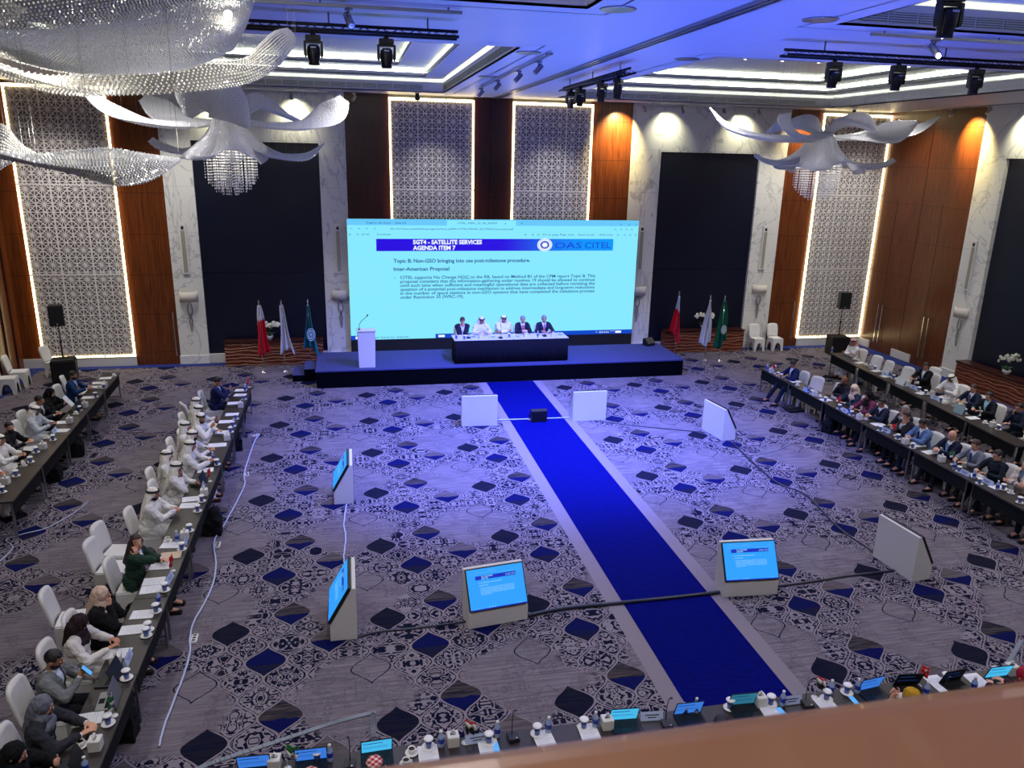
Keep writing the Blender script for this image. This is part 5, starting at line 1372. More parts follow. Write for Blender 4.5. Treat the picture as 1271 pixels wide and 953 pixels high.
L('woman in dark green blazer with long brown hair looking up at the viewer', 'woman in dark green blazer', -3.18, 11.3, top=(34, 56, 46), bottom=(20, 22, 26), shirt=(230, 230, 230), outfit='blazer', hair='long', haircol='hair_brown', skin=0, pose='chin', turn=-.95, nod=-.15, vox=.009)
L('woman in beige headscarf and black clothes with hands raised to her mouth', 'woman in beige headscarf', -3.28, 9.86, top=(18, 18, 20), outfit='abaya', scarf=(206, 178, 158), skin=0, pose='face', turn=.1, nod=.05, vox=.009)
L('woman in dark brown headscarf and white top leaning over papers', 'woman in brown headscarf and white top', -3.36, 9.22, top=(214, 208, 202), bottom=(200, 196, 190), outfit='top', scarf=(44, 30, 34), skin=1, pose='table', turn=.5, nod=.3, vox=.009, big=1.06)
L('bearded man in grey blazer looking down at his phone', 'man in grey blazer', -3.42, 8.5, outfit='blazer', top=(112, 114, 116), bottom=(16, 18, 24), shirt=(205, 210, 222), skin=1, pose='phone', nod=.35, beard=True, vox=.008, big=1.08, item='phone')
L('woman in grey headscarf and dark jacket typing on a laptop', 'woman in grey headscarf', -3.26, 7.68, top=(46, 46, 54), outfit='blazer', bottom=(26, 26, 32), shirt=(220, 220, 225), scarf=(104, 108, 120), skin=0, pose='type', nod=.25, vox=.008)
L('woman in black headscarf and black robe at the lower left corner', 'woman in black headscarf at the lower left corner', -3.28, 7.0, top=(14, 14, 18), outfit='abaya', scarf=(16, 16, 20), skin=0, pose='read', nod=.3, vox=.008)
# ---- left outer row
def LO(label, short, x, y, **k): k.setdefault('vox', .013); return person(label, (x, y), RL-.04+k.pop('dr', 0), short=short, row_key='LO', **k)
LO('man in blue blazer seated alone near the far end of the left outer row', 'man in blue blazer', -6.95, 20.96, outfit='blazer', top=(20, 52, 96), bottom=(20, 24, 40), shirt=(210, 220, 235), beard=True, pose='table')
LO('woman in black abaya holding up a white sheet in the left outer row', 'woman in black abaya', -6.98, 19.42, outfit='abaya', top=(12, 12, 15), scarf=(12, 12, 15), skin=0, pose='read', item='paper', lean=.1)
LO('dark-haired man in dark suit beside the woman in black abaya', 'dark-suited man beside the woman in abaya', -7.02, 18.85, top=(36, 38, 48), skin=1, pose='table')
LO('man in white headcloth and cream cloak over a pale grey robe', 'man in cream cloak', -6.85, 18.1, outfit='thobe', top=(186, 192, 198), scarf='ghutra', skin=2, pose='table', lean=.25, nod=.35, big=1.08)
LO('bearded young man in black looking over to the viewer, left outer row', 'bearded young man in black', -6.96, 17.0, outfit='shirt', top=(24, 25, 30), bottom=(18, 18, 22), beard=True, skin=0, pose='table', turn=-.6, nod=.05, lean=.22)
LO('robed man in white headcloth cut off by the left edge', 'robed man at the left edge', -6.85, 16.2, outfit='thobe', top=WH, scarf='ghutra', skin=1, pose='table', big=1.05)
LO('robed man at the lower left of the left outer row', 'robed man low in the left outer row', -6.85, 15.2, outfit='thobe', top=WH, scarf='ghutra', skin=1, pose='table')
# ---- right inner row
def R_(label, short, x, y, **k): k.setdefault('vox', .011); return person(label, (x, y), RR_+k.pop('dr', 0), short=short, row_key='R', **k)
R_('man in navy suit seated alone at the stage end of the right inner row', 'navy-suited man of the right inner row', 12.5, 19.7, top=(20, 30, 72), bottom=(18, 24, 46), pose='table', nod=.5, legs=1.)
R_('bald man in black leaning back with a hand to his face', 'bald man in black leaning back', 12.95, 17.9, outfit='shirt', top=(26, 27, 32), bottom=(20, 20, 24), hair='bald_sides', skin=2, pose='chin', lean=.02, turn=.4)
R_('woman in cream headscarf and dark suit jacket, right inner row', 'woman in cream headscarf', 12.72, 17.15, top=(34, 44, 62), bottom=(20, 22, 30), outfit='blazer', scarf=(222, 200, 168), skin=0, pose='table', turn=.2)
R_('woman in black headscarf and plum jacket, right inner row', 'woman in plum jacket', 12.72, 16.55, top=(110, 44, 70), bottom=(20, 20, 26), outfit='blazer', scarf=(18, 16, 20), skin=1, pose='table')
R_('man in dark suit and glasses with navy tie, right inner row', 'man in dark suit and glasses', 12.66, 15.95, top=(30, 38, 56), tie=(24, 30, 60), skin=1, glasses=True, pose='clasp', legs=.6)
R_('grey-haired man in dark suit with raised clasped hands', 'grey-haired man with clasped hands', 12.85, 15.35, top=(34, 38, 46), haircol='hair_grey', skin=0, pose='chin', lean=.12, turn=.2)
R_('dark-haired man in charcoal jacket covering his mouth with his hands', 'man covering his mouth', 12.55, 14.92, top=(34, 36, 40), skin=0, pose='face', lean=.2, turn=.1)
R_('man in light blue blazer looking down, right inner row', 'man in light blue blazer', 12.58, 14.4, top=(86, 112, 156), outfit='blazer', bottom=(26, 34, 60), tie=(40, 50, 90), skin=1, pose='clasp', nod=.5, big=1.08)
R_('bald man in navy suit with light blue tie and open arms', 'bald man with light blue tie', 12.66, 13.6, top=(22, 28, 48), tie=(120, 168, 214), hair='none', skin=0, pose='clasp', turn=.15, legs=.8, big=1.08)
R_('man in grey blazer and blue tie, right inner row', 'man in grey blazer and blue tie', 12.72, 13.0, top=(110, 116, 126), outfit='blazer', tie=(50, 70, 120), bottom=(40, 42, 50), haircol='hair_brown', skin=0, pose='table')
R_('man in black clothes wearing dark glasses, right inner row', 'man in black with dark glasses', 12.72, 12.42, outfit='shirt', top=(20, 28, 38), bottom=(16, 18, 24), glasses=True, skin=0, pose='table', big=1.08, legs=.5)
R_('grey-haired man in beige blazer with folded arms near the right edge', 'man in beige blazer', 12.86, 11.85, top=(196, 180, 162), outfit='blazer', bottom=(60, 56, 54), shirt=(80, 96, 120), haircol='hair_grey', skin=0, pose='crossed', turn=.2, nod=-.05, lean=.05)
R_('person in dark suit cut off by the right edge', 'person in dark suit at the right edge', 12.7, 11.1, top=(26, 30, 44), skin=0, pose='chin', lean=.1)
# ---- right outer row
RA = RR_+.105
def RO(label, short, x, y, **k): k.setdefault('vox', .013); return person(label, (x, y), RA+k.pop('dr', 0), short=short, row_key='RO', **k)
RO('robed man in red checked headcloth at the far end of the right outer row', 'man in red checked headcloth', 16.05, 22.0, outfit='thobe', top=WH, scarf='check', skin=1, pose='crossed', turn=.5)
RO('man in black suit behind the open white laptop, right outer row', 'man behind the white laptop', 16.32, 18.95, top=(18, 20, 26), skin=1, pose='type', turn=.4, lean=.1)
RO('robed man in white headcloth bending over the table, right outer row', 'robed man bending over the table', 16.15, 17.75, outfit='thobe', top=WH, scarf='ghutra', skin=2, pose='table', lean=.3, nod=.45, big=1.08)
RO('man in navy suit with patterned tie, right outer row', 'man with patterned tie', 15.98, 16.75, top=(24, 32, 54), tie=(90, 90, 140), skin=0, pose='table', haircol='hair_brown')
RO('woman with dark tied hair in a black jacket, right outer row', 'woman with tied dark hair', 15.82, 16.05, top=(20, 24, 30), outfit='blazer', hair='bun', haircol='hair_black', shirt=(150, 205, 215), skin=0, pose='table')
RO('man in dark jacket and sunglasses with a hand at his chin', 'man in sunglasses', 15.82, 15.1, outfit='shirt', top=(24, 30, 46), bottom=(20, 22, 30), glasses=True, skin=0, pose='chin', lean=.08)
RO('orange-haired person in dark clothes cut off by the right edge', 'orange-haired person at the right edge', 15.7, 14.3, outfit='shirt', top=(26, 28, 34), bottom=(20, 20, 24), haircol='hair_brown', skin=0, pose='table')
# ---- panel on the stage
def SG(label, short, x, y, **k): k.setdefault('vox', .013); return person(label, (x, y), RS, short=short, z0=.54, row_key='S', **k)
SG('man in dark suit with hands before his face, leftmost on the stage panel', 'leftmost panel man in dark suit', 3.5, 24.15, top=(34, 34, 50), skin=0, pose='face', haircol='hair_brown', nod=.35, lean=.2)
SG('robed man in white headcloth looking down, second on the stage panel', 'second panel man in white robe', 4.12, 24.15, outfit='thobe', top=(224, 222, 222), scarf='ghutra', skin=1, pose='table', nod=.4)
SG('tall robed man in white headcloth with folded arms in the middle of the panel', 'tall robed man in the middle of the panel', 4.86, 24.25, outfit='thobe', top=(224, 222, 222), scarf='ghutra', skin=1, pose='crossed', big=1.12, lean=.1, nod=.3)
SG('white-haired man in dark suit with red lanyard on the stage panel', 'white-haired panel man', 5.47, 24.15, top=(28, 32, 48), haircol='hair_grey', tie=(190, 70, 90), skin=0, pose='clasp')
SG('grey-haired man in dark suit speaking, rightmost on the stage panel', 'rightmost panel man in dark suit', 6.18, 24.15, top=(30, 36, 54), haircol='hair_grey', tie=(200, 110, 130), skin=0, pose='table', lean=.1)
# ---- front row, seen from behind over the railing
def FR_(label, short, x, y, **k): k.setdefault('vox', .009); return person(label, (x, y), RF, short=short, row_key='F', **k)
FR_('man in red checked headcloth seen from behind, leftmost of the front row', 'leftmost man in red checked headcloth', -.52, 6.18, outfit='thobe', top=(200, 196, 190), scarf='check', skin=1, pose='table')
FR_('man in red checked headcloth seen from behind before a wide cyan screen', 'man in red checked headcloth before the cyan screen', .07, 6.22, outfit='thobe', top=(200, 196, 190), scarf='check', skin=1, pose='table')
FR_('person with dark green hood barely seen over the railing', 'person with dark green hood', 2.85, 5.98, outfit='top', top=(40, 56, 44), scarf=(36, 50, 38), pose='table')
FR_('black-haired man with white collar seen from behind over the railing', 'black-haired man in the front row', 3.6, 6.16, outfit='shirt', top=(222, 222, 226), hair='short', skin=1, pose='table')
FR_('woman in mustard headscarf seen from behind in the front row', 'woman in mustard headscarf', 5.88, 6.2, outfit='abaya', top=(210, 208, 206), scarf=(172, 130, 30), skin=0, pose='phone')
FR_('person with sand-coloured cap in the front row', 'person with sand-coloured cap', 6.46, 5.95, outfit='shirt', top=(180, 176, 170), scarf=(206, 190, 160), skin=0, pose='table')
FR_('woman in crimson headscarf at the lower right edge', 'woman in crimson headscarf', 7.45, 6.3, outfit='abaya', top=(60, 30, 36), scarf=(150, 28, 44), skin=0, pose='table')
# ---- empty chairs
def e(u, v, rz, lab, z=.8): p = at(u, v, z); chair(p.x-(-math.sin(rz))*-.22*-1, p.y-(math.cos(rz))*-.22*-1, rz, lab)
for x, y, rz, lab in ((-3.75, 19.15, RL+.5, 'empty white chair turned aside next to the man in navy suit'), (-3.85, 12.5, RL-.15, 'farthest of the empty white chairs behind the woman in green'), (-3.8, 11.95, RL-.1, 'second empty white chair behind the woman in green'),
                      (-3.95, 10.55, RL+.1, 'empty white chair behind the woman in beige headscarf'), (-3.98, 7.35, RL, 'empty white chair between the two headscarf women at the lower left'),
                      (-7.25, 21.9, RL+.2, 'empty white chair beyond the man in blue blazer'), (-6.85, 17.6, RL+.3, 'empty white chair beside the bearded young man'),
                      (-8.9, 25.35, RL-.25, 'white covered chair beside the left loudspeaker'), (-9.55, 24.35, RL+.1, 'white covered chair by the left wall, farther one'), (-9.6, 23.65, RL+.1, 'white covered chair by the left wall, nearer one'),
                      (14.87, 25.95, RS, 'left of two spare white chairs under the wall lamp'), (15.62, 25.95, RS, 'right of two spare white chairs under the wall lamp'),
                      (12.75, 19.05, RR_+.3, 'empty white chair next to the first man of the right inner row'), (12.95, 18.45, RR_-.1, 'empty white chair before the bald man leaning back'),
                      (16.15, 21.15, RA, 'first empty white chair in the right outer row'), (16.1, 20.55, RA-.2, 'second empty white chair in the right outer row'), (16.2, 19.75, RA, 'third empty white chair in the right outer row'), (17.0, 19.6, RA, 'white chair standing back from the right outer row')):
    chair(x, y, rz, lab)

# ================================================================== THINGS ON THE TABLES
def P_glass():
    t = thing('covered_glass', '', 'glass'); mb = MB(); mb.lathe([(0, 0), (.05, 0), (.075, .012), (.075, .016), (.05, .008), (0, .008)], 'ceramic', 16); mb.build('saucer', t)
    mb = MB(); mb.lathe([(0, .01), (.03, .01), (.036, .11), (0, .11)], 'blue_glass', 14); mb.build('tumbler', t)
    mb = MB(); mb.lathe([(0, .112), (.05, .11), (.053, .116), (.045, .126), (.0, .128)], 'paper_lid', 16); mb.build('paper_cover', t); return Proto(t), .1
def P_bottle():
    t = thing('water_bottle', '', 'bottle'); mb = MB(); mb.lathe([(0, 0), (.031, 0), (.033, .01), (.033, .06), (.030, .075), (.033, .09), (.033, .13), (.014, .168), (.013, .18), (0, .18)], 'bottle', 14); mb.build('bottle_body', t)
    mb = MB(); mb.lathe([(.034, .055), (.0345, .056), (.0345, .11), (.034, .111)], 'bottle_label', 14); mb.build('label', t)
    mb = MB(); mb.lathe([(0, .18), (.017, .178), (.017, .2), (0, .203)], 'ceramic', 12); mb.build('cap', t); return Proto(t), .12
def P_tissue():
    t = thing('tissue_box', '', 'tissue box'); mb = MB(); mb.box(-.062, -.062, 0, .062, .062, .13, 'white_g', bev=.006); mb.box(-.03, -.012, .13, .03, .012, .1315, 'slot'); mb.build('box', t)
    mb = MB(); P = [[Vector(((j/6-.5)*.05*(1-.3*i/3)+.01*math.sin(i*2+j), (.012*math.sin(j*2.1+i)), .125+.055*i/3+.01*math.sin(j*1.7))) for j in range(7)] for i in range(4)]; mb.grid(P, 'paper_lid', True, .003); mb.build('tissue', t); return Proto(t), .09
def P_pad():
    t = thing('notepad', '', 'notepad'); mb = MB(); mb.box(-.105, -.148, 0, .105, .148, .008, 'paper'); mb.build('pages', t)
    mb = MB(); 
    for k in range(7): mb.box(-.085, .085-k*.025, .0081, .085-(k % 3)*.02, .089-k*.025, .0086, 'paper_print')
    mb.build('printed_text', t); return Proto(t), .01
def P_cup():
    t = thing('coffee_cup', '', 'cup'); mb = MB(); mb.lathe([(0, 0), (.045, .0), (.07, .012), (.07, .016), (.045, .007), (0, .007)], 'ceramic', 16); mb.build('saucer', t)
    mb = MB(); mb.lathe([(0, .008), (.022, .008), (.036, .03), (.04, .07), (.036, .07), (.032, .03), (0, .02)], 'ceramic', 16); mb.tube([(.038, 0, .06), (.062, 0, .055), (.06, 0, .03), (.034, 0, .025)], .005, 'ceramic', 6)
    c = mb.build('cup', t); mb = MB(); mb.lathe([(0, .058), (.034, .058)], 'tea', 12); mb.build('coffee', c); return Proto(t), .04
def P_plate():
    t = thing('name_plate', '', 'name plate'); mb = MB(); vs = [(x, y, z) for x in (-.13, .13) for y, z in ((-.035, 0), (.035, 0), (0, .095))]; mb.add(vs, [(2, 1, 0), (3, 4, 5), (0, 1, 4, 3), (1, 2, 5, 4), (2, 0, 3, 5)], pmat('pale_blue_card', srgb(176, 190, 222), .6) if 'pb' not in M else M['pb']); mb.build('tent_card', t)
    mb = MB()
    for s in (-1, 1):
        for k, w_ in ((0, .08), (1, .05)): a = .035*(1-(.055-k*.025)/.095); mb.box(-w_, s*(a+.0015)-.0006, .055-k*.025, w_, s*(a+.0015)+.0006, .066-k*.025, 'dark_metal')
    mb.build('printed_name', t); return Proto(t), .05
def P_mic():
    t = thing('conference_microphone', '', 'microphone'); mb = MB(); mb.box(-.06, -.07, 0, .06, .07, .045, 'black', bev=.008); mb.box(.02, -.05, .045, .035, -.035, .047, 'ceramic'); mb.build('base_unit', t)
    mb = MB(); mb.tube([(0, .045, .04), (0, .05, .2), (0, .02, .33), (0, -.04, .4)], .005, 'black', 6); mb.cap((0, -.04, .4), (0, -.07, .42), .011, .011, 'black'); mb.build('gooseneck', t); return Proto(t), .03
def P_laptop(scr='scr_dim', body='dark_metal', keys='black'):
    t = thing('laptop', '', 'laptop'); mb = MB(); mb.box(-.165, -.115, 0, .165, .115, .018, body, bev=.004); b_ = mb.build('keyboard_base', t)
    mb = MB(); mb.box(-.14, -.02, .0182, .14, .09, .0195, keys)
    for k in range(11):
        for q in range(4): mb.box(-.135+k*.025, -.012+q*.025, .0195, -.116+k*.025, .006+q*.025, .0212, 'slot')
    mb.box(-.045, -.1, .0182, .045, -.04, .019, keys); mb.build('keys', b_)
    T = Matrix.Translation((0, .112, .014)) @ Matrix.Rotation(PI/2-.35*-1+.0, 4, 'X')
    mb = MB(); mb.box(-.165, 0, -.004, .165, .22, .006, body, T, bev=.003); l_ = mb.build('lid', t)
    mb = MB(); mb.box(-.155, .012, .0062, .155, .21, .0068, scr, T); mb.box(-.14, .16, .007, .06, .172, .0072, 'scr_dark', T); mb.box(-.14, .1, .007, .1, .104, .0072, 'scr_dark', T); mb.box(-.14, .085, .007, .12, .089, .0072, 'scr_dark', T); mb.build('display', l_)
    return Proto(t), .08
def P_flag(a='red', b_='ceramic', c='ceramic', nm='small_table_flag'):
    t = thing(nm, '', 'table flag'); mb = MB(); mb.lathe([(0, 0), (.04, 0), (.04, .008), (.008, .018), (0, .018)], 'ceramic', 14); mb.build('base', t)
    mb = MB(); mb.cyl((0, 0, .01), (0, 0, .30), .004, 'chrome', 6); mb.build('staff', t)
    mb = MB(); P = [[Vector((.003+.12*j/8*(1-.25*i/5), .02*math.sin(j*1.1+i*.5), .29-.13*i/5-.06*j/8)) for j in range(9)] for i in range(6)]
    for q, mt in enumerate((a, b_, c)): mb.grid([r for r in P[int(q*5/3):int((q+1)*5/3)+1+(q == 2)*0]] if int((q+1)*5/3) > int(q*5/3) else P[4:6], mt, True, .003)
    mb.build('cloth', t)
    mb = MB(); mb.ell((.05, -.022, .225), (.018, .003, .018), 'ceramic', 12, 6); mb.build('emblem', t) if a == b_ == c == 'red' else None
    return Proto(t), .15
def P_phone():
    t = thing('mobile_phone', '', 'phone'); mb = MB(); mb.box(-.036, -.075, 0, .036, .075, .009, 'black', bev=.003); mb.build('case', t); mb = MB(); mb.box(-.032, -.07, .009, .032, .07, .0095, 'ledblue'); mb.build('display', t); return Proto(t), .01
def P_folder():
    t = thing('card_folder', '', 'folder'); mb = MB(); mb.box(-.11, -.15, 0, .11, .15, .012, 'card', bev=.003); mb.build('cover', t); mb = MB(); mb.box(-.1, -.14, .003, .113, .145, .009, 'paper'); mb.build('sheets', t); return Proto(t), .01
KIND = {'G': (P_glass(), 'covered glass'), 'B': (P_bottle(), 'water bottle'), 'T': (P_tissue(), 'tissue box'), 'N': (P_pad(), 'notepad'), 'C': (P_cup(), 'coffee cup'),
        'P': (P_plate(), 'folded name card'), 'M': (P_mic(), 'black gooseneck microphone unit'), 'L': (P_laptop('scr_dim'), 'black laptop with dim screen'), 'K': (P_laptop('scr_cyan'), 'laptop with bright cyan screen'),
        'U': (P_laptop('scr_blue', 'dark_metal'), 'laptop with blue screen'), 'D': (P_laptop('slot', 'black'), 'black laptop with dark screen'), 'Y': (P_laptop('scr_dim', 'grey_metal', 'slot'), 'open silver laptop'), 'W': (P_laptop('scr_dim', 'white_g'), 'open white laptop'),
        'F': (P_flag('red', 'red', 'red'), 'small red table flag'), 'A': (P_flag('red', 'ceramic', 'black_m'), 'small red, white and black table flag'), 'E': (P_flag('green', 'green', 'ceramic'), 'small green table flag'), 'H': (P_phone(), 'mobile phone with lit display'), 'O': (P_folder(), 'beige card folder')}
ITEMS = {
 'L': 'G227,675 G240,652 G207,725 G195,751 G183,774 C208,669 B219,664 T229,662 P233,669 N212,676 O212,689 F218,697 N199,702 P214,716 N191,721 N188,731 B196,740 N177,762 N142,811 T143,816 G156,833 P155,816 D134,836 Y134,863 G133,889 E143,883 N107,892 T118,920 C100,922 B105,947 L86,949 G183,776 N164,781 N237,619 N234,627 G252,616 T254,609 P252,600 F264,588 G248,628 B264,565 G272,571 N255,583 N272,552 N299,484 N298,490 T302,501 N290,500 N288,514 G298,515 N280,523 G292,524 N276,536 T285,541 G290,531 N271,552 F310,474 B304,480 G308,491 M262,577 L247,596',
 'LO': 'C142,465 N131,469 N121,475 T134,476 G129,477 N116,480 C124,480 G118,488 N110,493 B92,497 T105,501 G99,501 G98,505 C94,512 T86,520 N75,524 N76,534 P67,534 G65,541 C57,542 T53,552 G44,556 G37,568 C29,576 C16,574 G19,585 T6,595 G2,605 L88,505 M21,576',
 'R': 'B949,455 T953,459 F960,457 G960,463 G965,465 C978,470 N987,473 C990,477 B999,482 P997,484 G1005,485 T1010,487 C1018,491 G1016,494 N1025,496 F1043,498 G1041,503 P1048,509 B1054,507 G1057,511 T1067,516 C1075,519 N1094,526 G1089,530 P1097,533 F1112,533 G1115,540 T1124,546 G1132,551 N1140,552 N1154,561 B1170,559 T1169,568 E1183,568 B1185,576 G1189,579 P1198,586 B1210,587 N1217,589 G1213,595 P1226,597 B1239,601 G1243,602 C1255,610 G1267,618 N1248,605',
 'RO': 'B1033,433 C1061,445 N1067,450 C1076,452 T1082,454 G1087,455 N1092,460 P1099,464 B1104,462 G1111,466 N1117,466 C1122,470 T1130,474 W1142,474 P1140,480 G1152,481 G1157,485 N1169,488 P1170,493 G1179,494 C1189,499 T1207,505 G1218,508 Y1228,509 N1233,518 T1257,525 C1262,523 G1268,528',
 'F': 'U315,947 T341,939 E356,939 U386,942 G393,929 B406,925 M434,948 K468,930 C511,931 C504,945 G532,918 B543,915 T557,915 N532,937 A570,903 P584,915 G600,911 B611,907 N607,927 H613,926 M637,914 G667,902 B677,898 N676,918 G725,894 B735,891 N730,908 T752,894 K776,894 P808,886 M828,898 G849,874 B858,871 U858,887 G906,869 L924,874 T943,865 G957,865 B967,864 P980,868 N955,880 H970,883 M1002,873 A1013,852 G1021,858 B1029,855 N1027,875 G1052,851 B1064,849 H1060,869 U1086,856 H1098,864 D1132,851 F1142,838 B1151,853 G1175,838 N1167,847 D1189,846 N1214,845 B1210,847 G1236,831 K1245,841 T1256,828',
}
lst = []
FACE = {'L': RL, 'LO': RL-.04, 'R': RR_, 'RO': RA, 'F': 0.}
for key, s in ITEMS.items():
    placed = []
    for tok in s.split():
        k = tok[0]; u, v = map(float, tok[1:].split(',')); h = KIND[k][0][1]; p = at(u, v, .75+h)
        pad = {'N': .12, 'O': .12, 'Y': .16, 'L': .16, 'W': .16, 'D': .16, 'K': .16, 'U': .16}.get(k, .08)
        if key == 'F': q = Vector((p.x, min(max(p.y, 6.52+pad), 6.94-pad if k not in 'GBTMPCAEF' else 6.86)))
        else: q = on_row(key, p, pad)
        rad = .05 if k in 'GBCTFAEPM' else .03
        for it in range(8):                                        # keep standing things from sharing one spot
            for (o, r2) in placed:
                d = q-o
                if d.length < (rad+r2)*1.25: q = o+(d.normalized() if d.length > 1e-4 else Vector((0, 1)))*(rad+r2)*1.3
            if key != 'F': q = on_row(key, Vector((q.x, q.y)), pad*.8)
            else: q.y = min(max(q.y, 6.53), 6.92)
        placed.append((q.copy(), rad)); lst.append([key, k, q])
def nearest(key, q):
    c = [p for p in PEOPLE if p['row'] == key]; return min(c, key=lambda p: abs(p['y']-q.y) if key != 'F' else abs(p['x']-q.x))
byl = {}
for it in lst: byl.setdefault((it[0], it[1], nearest(it[0], it[2])['short']), []).append(it)
ORD = ['', 'second', 'third', 'fourth', 'fifth', 'sixth', 'seventh', 'eighth', 'ninth', 'tenth']
TOPZ = .7505
for (key, k, sh), its in byl.items():
    its.sort(key=lambda i: -i[2].y if key != 'F' else i[2].x); n = len(its)
    for i, it in enumerate(its):
        base = KIND[k][1]; q = it[2]; fw = 'stage side' if key != 'F' else 'left'
        lab = '%s by the %s' % (base, sh) if n == 1 else '%s by the %s, %s' % (base, sh, (('nearest the stage' if key != 'F' else 'leftmost') if i == 0 else ('nearest the viewer' if key != 'F' else 'rightmost') if i == n-1 else ORD[i+1]+(' from the stage' if key != 'F' else ' from left')))
        w_ = lab.split(); lab = ' '.join(w_[:16])
        r = FACE[key]+rnd.uniform(-.12, .12) + (0 if k != 'P' else 0)
        KIND[k][0][0].put((q.x, q.y, TOPZ), r, lab, {'G': 'covered glasses', 'B': 'water bottles', 'T': 'tissue boxes', 'N': 'notepads', 'C': 'coffee cups', 'P': 'name cards'}.get(k, KIND[k][1].split()[-1]+'s')+' on the tables')
# things on the panel table
for i, (x, k, lab) in enumerate(((3.45, 'G', 'covered glass before the leftmost panel man'), (4.0, 'T', 'tissue box before the second panel man'), (4.35, 'P', 'name card before the second panel man'), (4.9, 'G', 'covered glass in the middle of the panel table'), (5.15, 'P', 'name card in the middle of the panel table'),
                                 (5.45, 'T', 'tissue box before the white-haired panel man'), (5.8, 'B', 'water bottle right of the white-haired panel man'), (6.05, 'M', 'microphone before the rightmost panel man'), (6.3, 'T', 'tissue box before the rightmost panel man'), (3.75, 'P', 'name card before the leftmost panel man'), (3.2, 'B', 'water bottle at the left end of the panel table'),
                                 (6.55, 'P', 'name card at the right end of the panel table'), (4.6, 'M', 'microphone left of the tall robed panel man'), (3.6, 'M', 'microphone before the leftmost panel man'))):
    KIND[k][0][0].put((x, 23.42+(.12 if i % 2 else 0), 1.2965), RS, lab)
# bags and dark cloth bundles under the tables
def bag(label, p, s=(1, 1, 1), rz=0., nm='black_bag'):
    t = thing(nm, label, 'bag', (p[0], p[1], 0), rz)
    mb = MB(); mb.ell((0, 0, .17*s[2]), (.17*s[0], .11*s[1], .17*s[2]), 'skin1', 12, 8); mb.box(-.15*s[0], -.1*s[1], .0, .15*s[0], .1*s[1], .22*s[2], 'skin1'); mb.ell((.05, .03, .28*s[2]), (.1*s[0], .08*s[1], .08*s[2]), 'skin1', 10, 6)
    finish(mb, 'bag_body', t, cl((15, 16, 20)), .02, 6)
    mb = MB(); mb.tube([(-.07, 0, .3*s[2]), (-.05, .02, .4*s[2]), (.03, .02, .42*s[2]), (.08, 0, .32*s[2])], .009, 'black_m', 6); mb.build('strap', t)
for u, v, s, rz, lab in ((264, 655, (1.1, 1.3, 1.5), 0, 'black bag under the table of the broad robed man'), (298, 520, (.9, 1, 1.2), 0, 'black bag under the first left inner tables'), (292, 553, (1, 1, 1.3), .3, 'black cloth bag under the table of the robed men'),
                       (150, 905, (1.2, 1.4, 1.7), 0, 'large black bag under the table of the woman in grey headscarf'), (93, 560, (1.3, 1.2, 1.4), .2, 'black bag under the left outer row beside the cream-cloaked man'), (62, 590, (1.5, 1.2, 1.4), 0, 'black bags heaped under the left outer tables'),
                       (1030, 530, (1.5, 1.3, 1.3), .5, 'black bag on the floor beneath the woman in cream headscarf'), (1090, 555, (1, 1, 1.0), 0, 'black bag beneath the man in dark suit and glasses'), (1160, 590, (1.6, 1.3, 1.3), .2, 'wide black bag beneath the bald man with light blue tie'),
                       (1225, 543, (1.5, 1.2, 1.5), 0, 'black bag under the right outer row beside the man in sunglasses'), (1130, 462+20, (.9, .9, 1.1), 0, 'black bag under the right outer row behind the grey-haired man')):
    bag(lab, at(u, v, .12), s, rz)

# ================================================================== LIGHTS
BL = (.13, .18, 1.0); NW = (1, .965, .93)
# moving lights washing the middle of the hall in blue
for u in (390, 480): x = aty(u, 80, 11.75).x; lamp('SPOT', (x, 11.75, 7.9), 3700, BL, (x+2.6, 17.5, 0), .08, 1.2, 1., 'moving_head_lamp')
for y in (19.3, 18.8, 16.5, 15.9): lamp('SPOT', (mxm, y, 7.9), 3700, BL, (4.8, y+1.6, 0), .08, 1.9, 1., 'moving_head_lamp')
for u in (1036, 1116): x = aty(u, 80, 11.75).x; lamp('SPOT', (x, 11.75, 7.9), 3700, BL, (x-.6, 17.5, 0), .08, 1.2, 1., 'moving_head_lamp')
# unseen blue spots added at floor level to tint the ceiling; no such fixtures
for x, y, e_ in ((4.83, 19.7, 2400), (3.3, 12.2, 2300), (6.9, 11.6, 2300), (5.4, 5.0, 2300)): lamp('SPOT', (x, y, .3), e_, (.07, .14, 1.0), (x, y-.01, 8.6), .12, 1.65, 1., 'added_blue_fill')
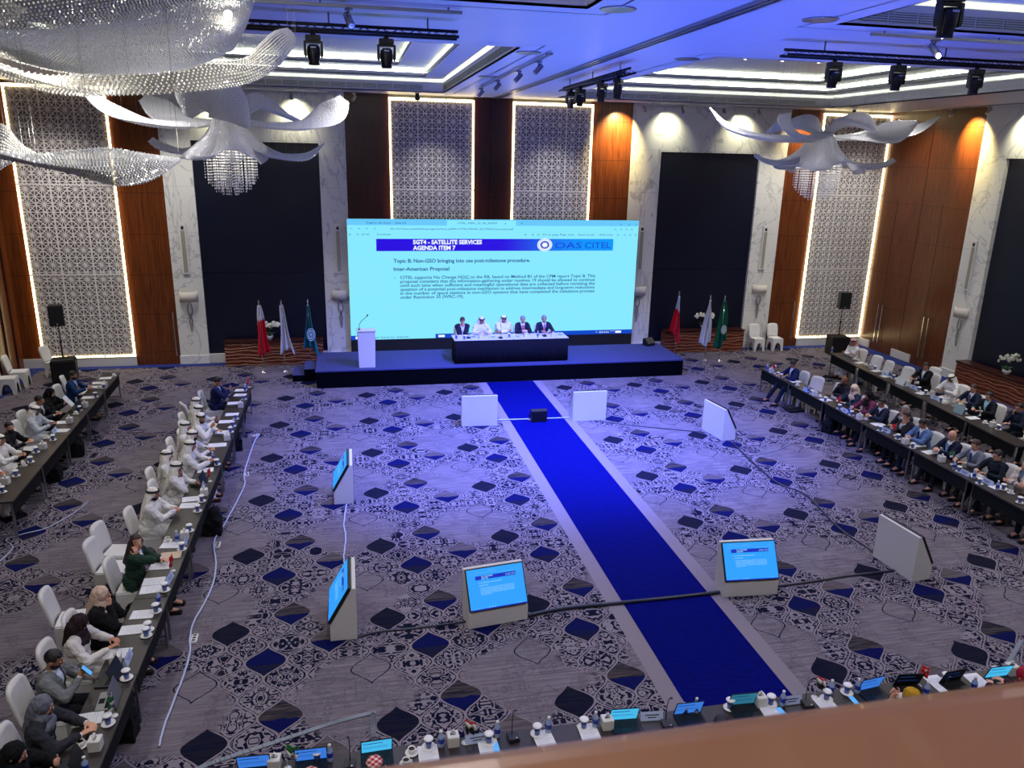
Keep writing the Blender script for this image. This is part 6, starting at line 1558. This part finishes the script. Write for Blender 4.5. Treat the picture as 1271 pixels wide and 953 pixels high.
# pools on the marble and wood
for x, e_ in ((-3.75, 125), (-1.45, 125), (10.85, 125), (13.6, 125)): lamp('SPOT', (x, WALLY+.13, 8.30), e_, (1, .94, .66), (x, 26.4, 7.75), .04, 1.9, 1., 'track_spot_lamp')
lamp('SPOT', (9.15, WALLY-.1, 8.36), 1500, (1, .78, .32), (9.1, 26.4, 7.55), .04, 1.5, 1., 'track_spot_lamp'); lamp('SPOT', (16.1, WALLY-.1, 8.36), 400, (1, .80, .45), (16.0, 26.4, 7.6), .04, 1.5, 1., 'track_spot_lamp')
lamp('SPOT', (18.85, 22.45, 8.36), 1500, (1, .78, .32), (19.5, 22.3, 7.7), .04, 1.4, 1., 'track_spot_lamp'); lamp('SPOT', (19.03, 20.3, 8.36), 220, (1, .94, .66), (19.5, 20.3, 7.8), .04, 1.6, 1., 'track_spot_lamp')
# added downward spots for general room light, without fixtures of their own
for x in (-4.5, .5, 4.8, 9.2, 14.0, 17.5):
    for y in (4.5, 12.2, 19.0): lamp('SPOT', (x, y, 8.5), 420, NW, (x, y, 0), .3, 2.6, 1., 'added_ceiling_fill')
for x, y in ((-9, 24.0), (-5, 23.5), (18.5, 24.0), (14.5, 23.5), (-8, 18), (17.5, 15)): lamp('SPOT', (x, y, 8.5), 420, NW, (x, y, 0), .3, 2.5, 1., 'added_ceiling_fill')
for x in (-1, 3): lamp('SPOT', (x, -1.2, 8.5), 230, (1, .88, .74), (x+.3, .5, 6), .2, 1.8, 1., 'added_ceiling_fill')  # added warm spots over the balcony to brighten the handrail
# lamps inside the chandeliers
for p, e_ in ((aty(283, 18, 6.5), 14), (aty(120, 20, 6.9), 50), (aty(40, 40, 6.6), 30), (aty(110, 165, 5.6), 25), (Vector((12.35, 19.4, 7.3)), 260), (Vector((-2.55, 19.4, 7.3)), 220)): lamp('POINT', p, e_, (1, .93, .8), None, .05, name='chandelier_lamp')

# added spots to brighten the fretwork and marble, no fixtures behind them
for x in (-8.2, -5.0, 2.8, 6.83, 14.98, 18.1): lamp('SPOT', (x, 24.3, 8.45), 330, (1, .97, .92), (x, 26.4, 3.6), .15, 1.3, 1., 'added_wall_fill')
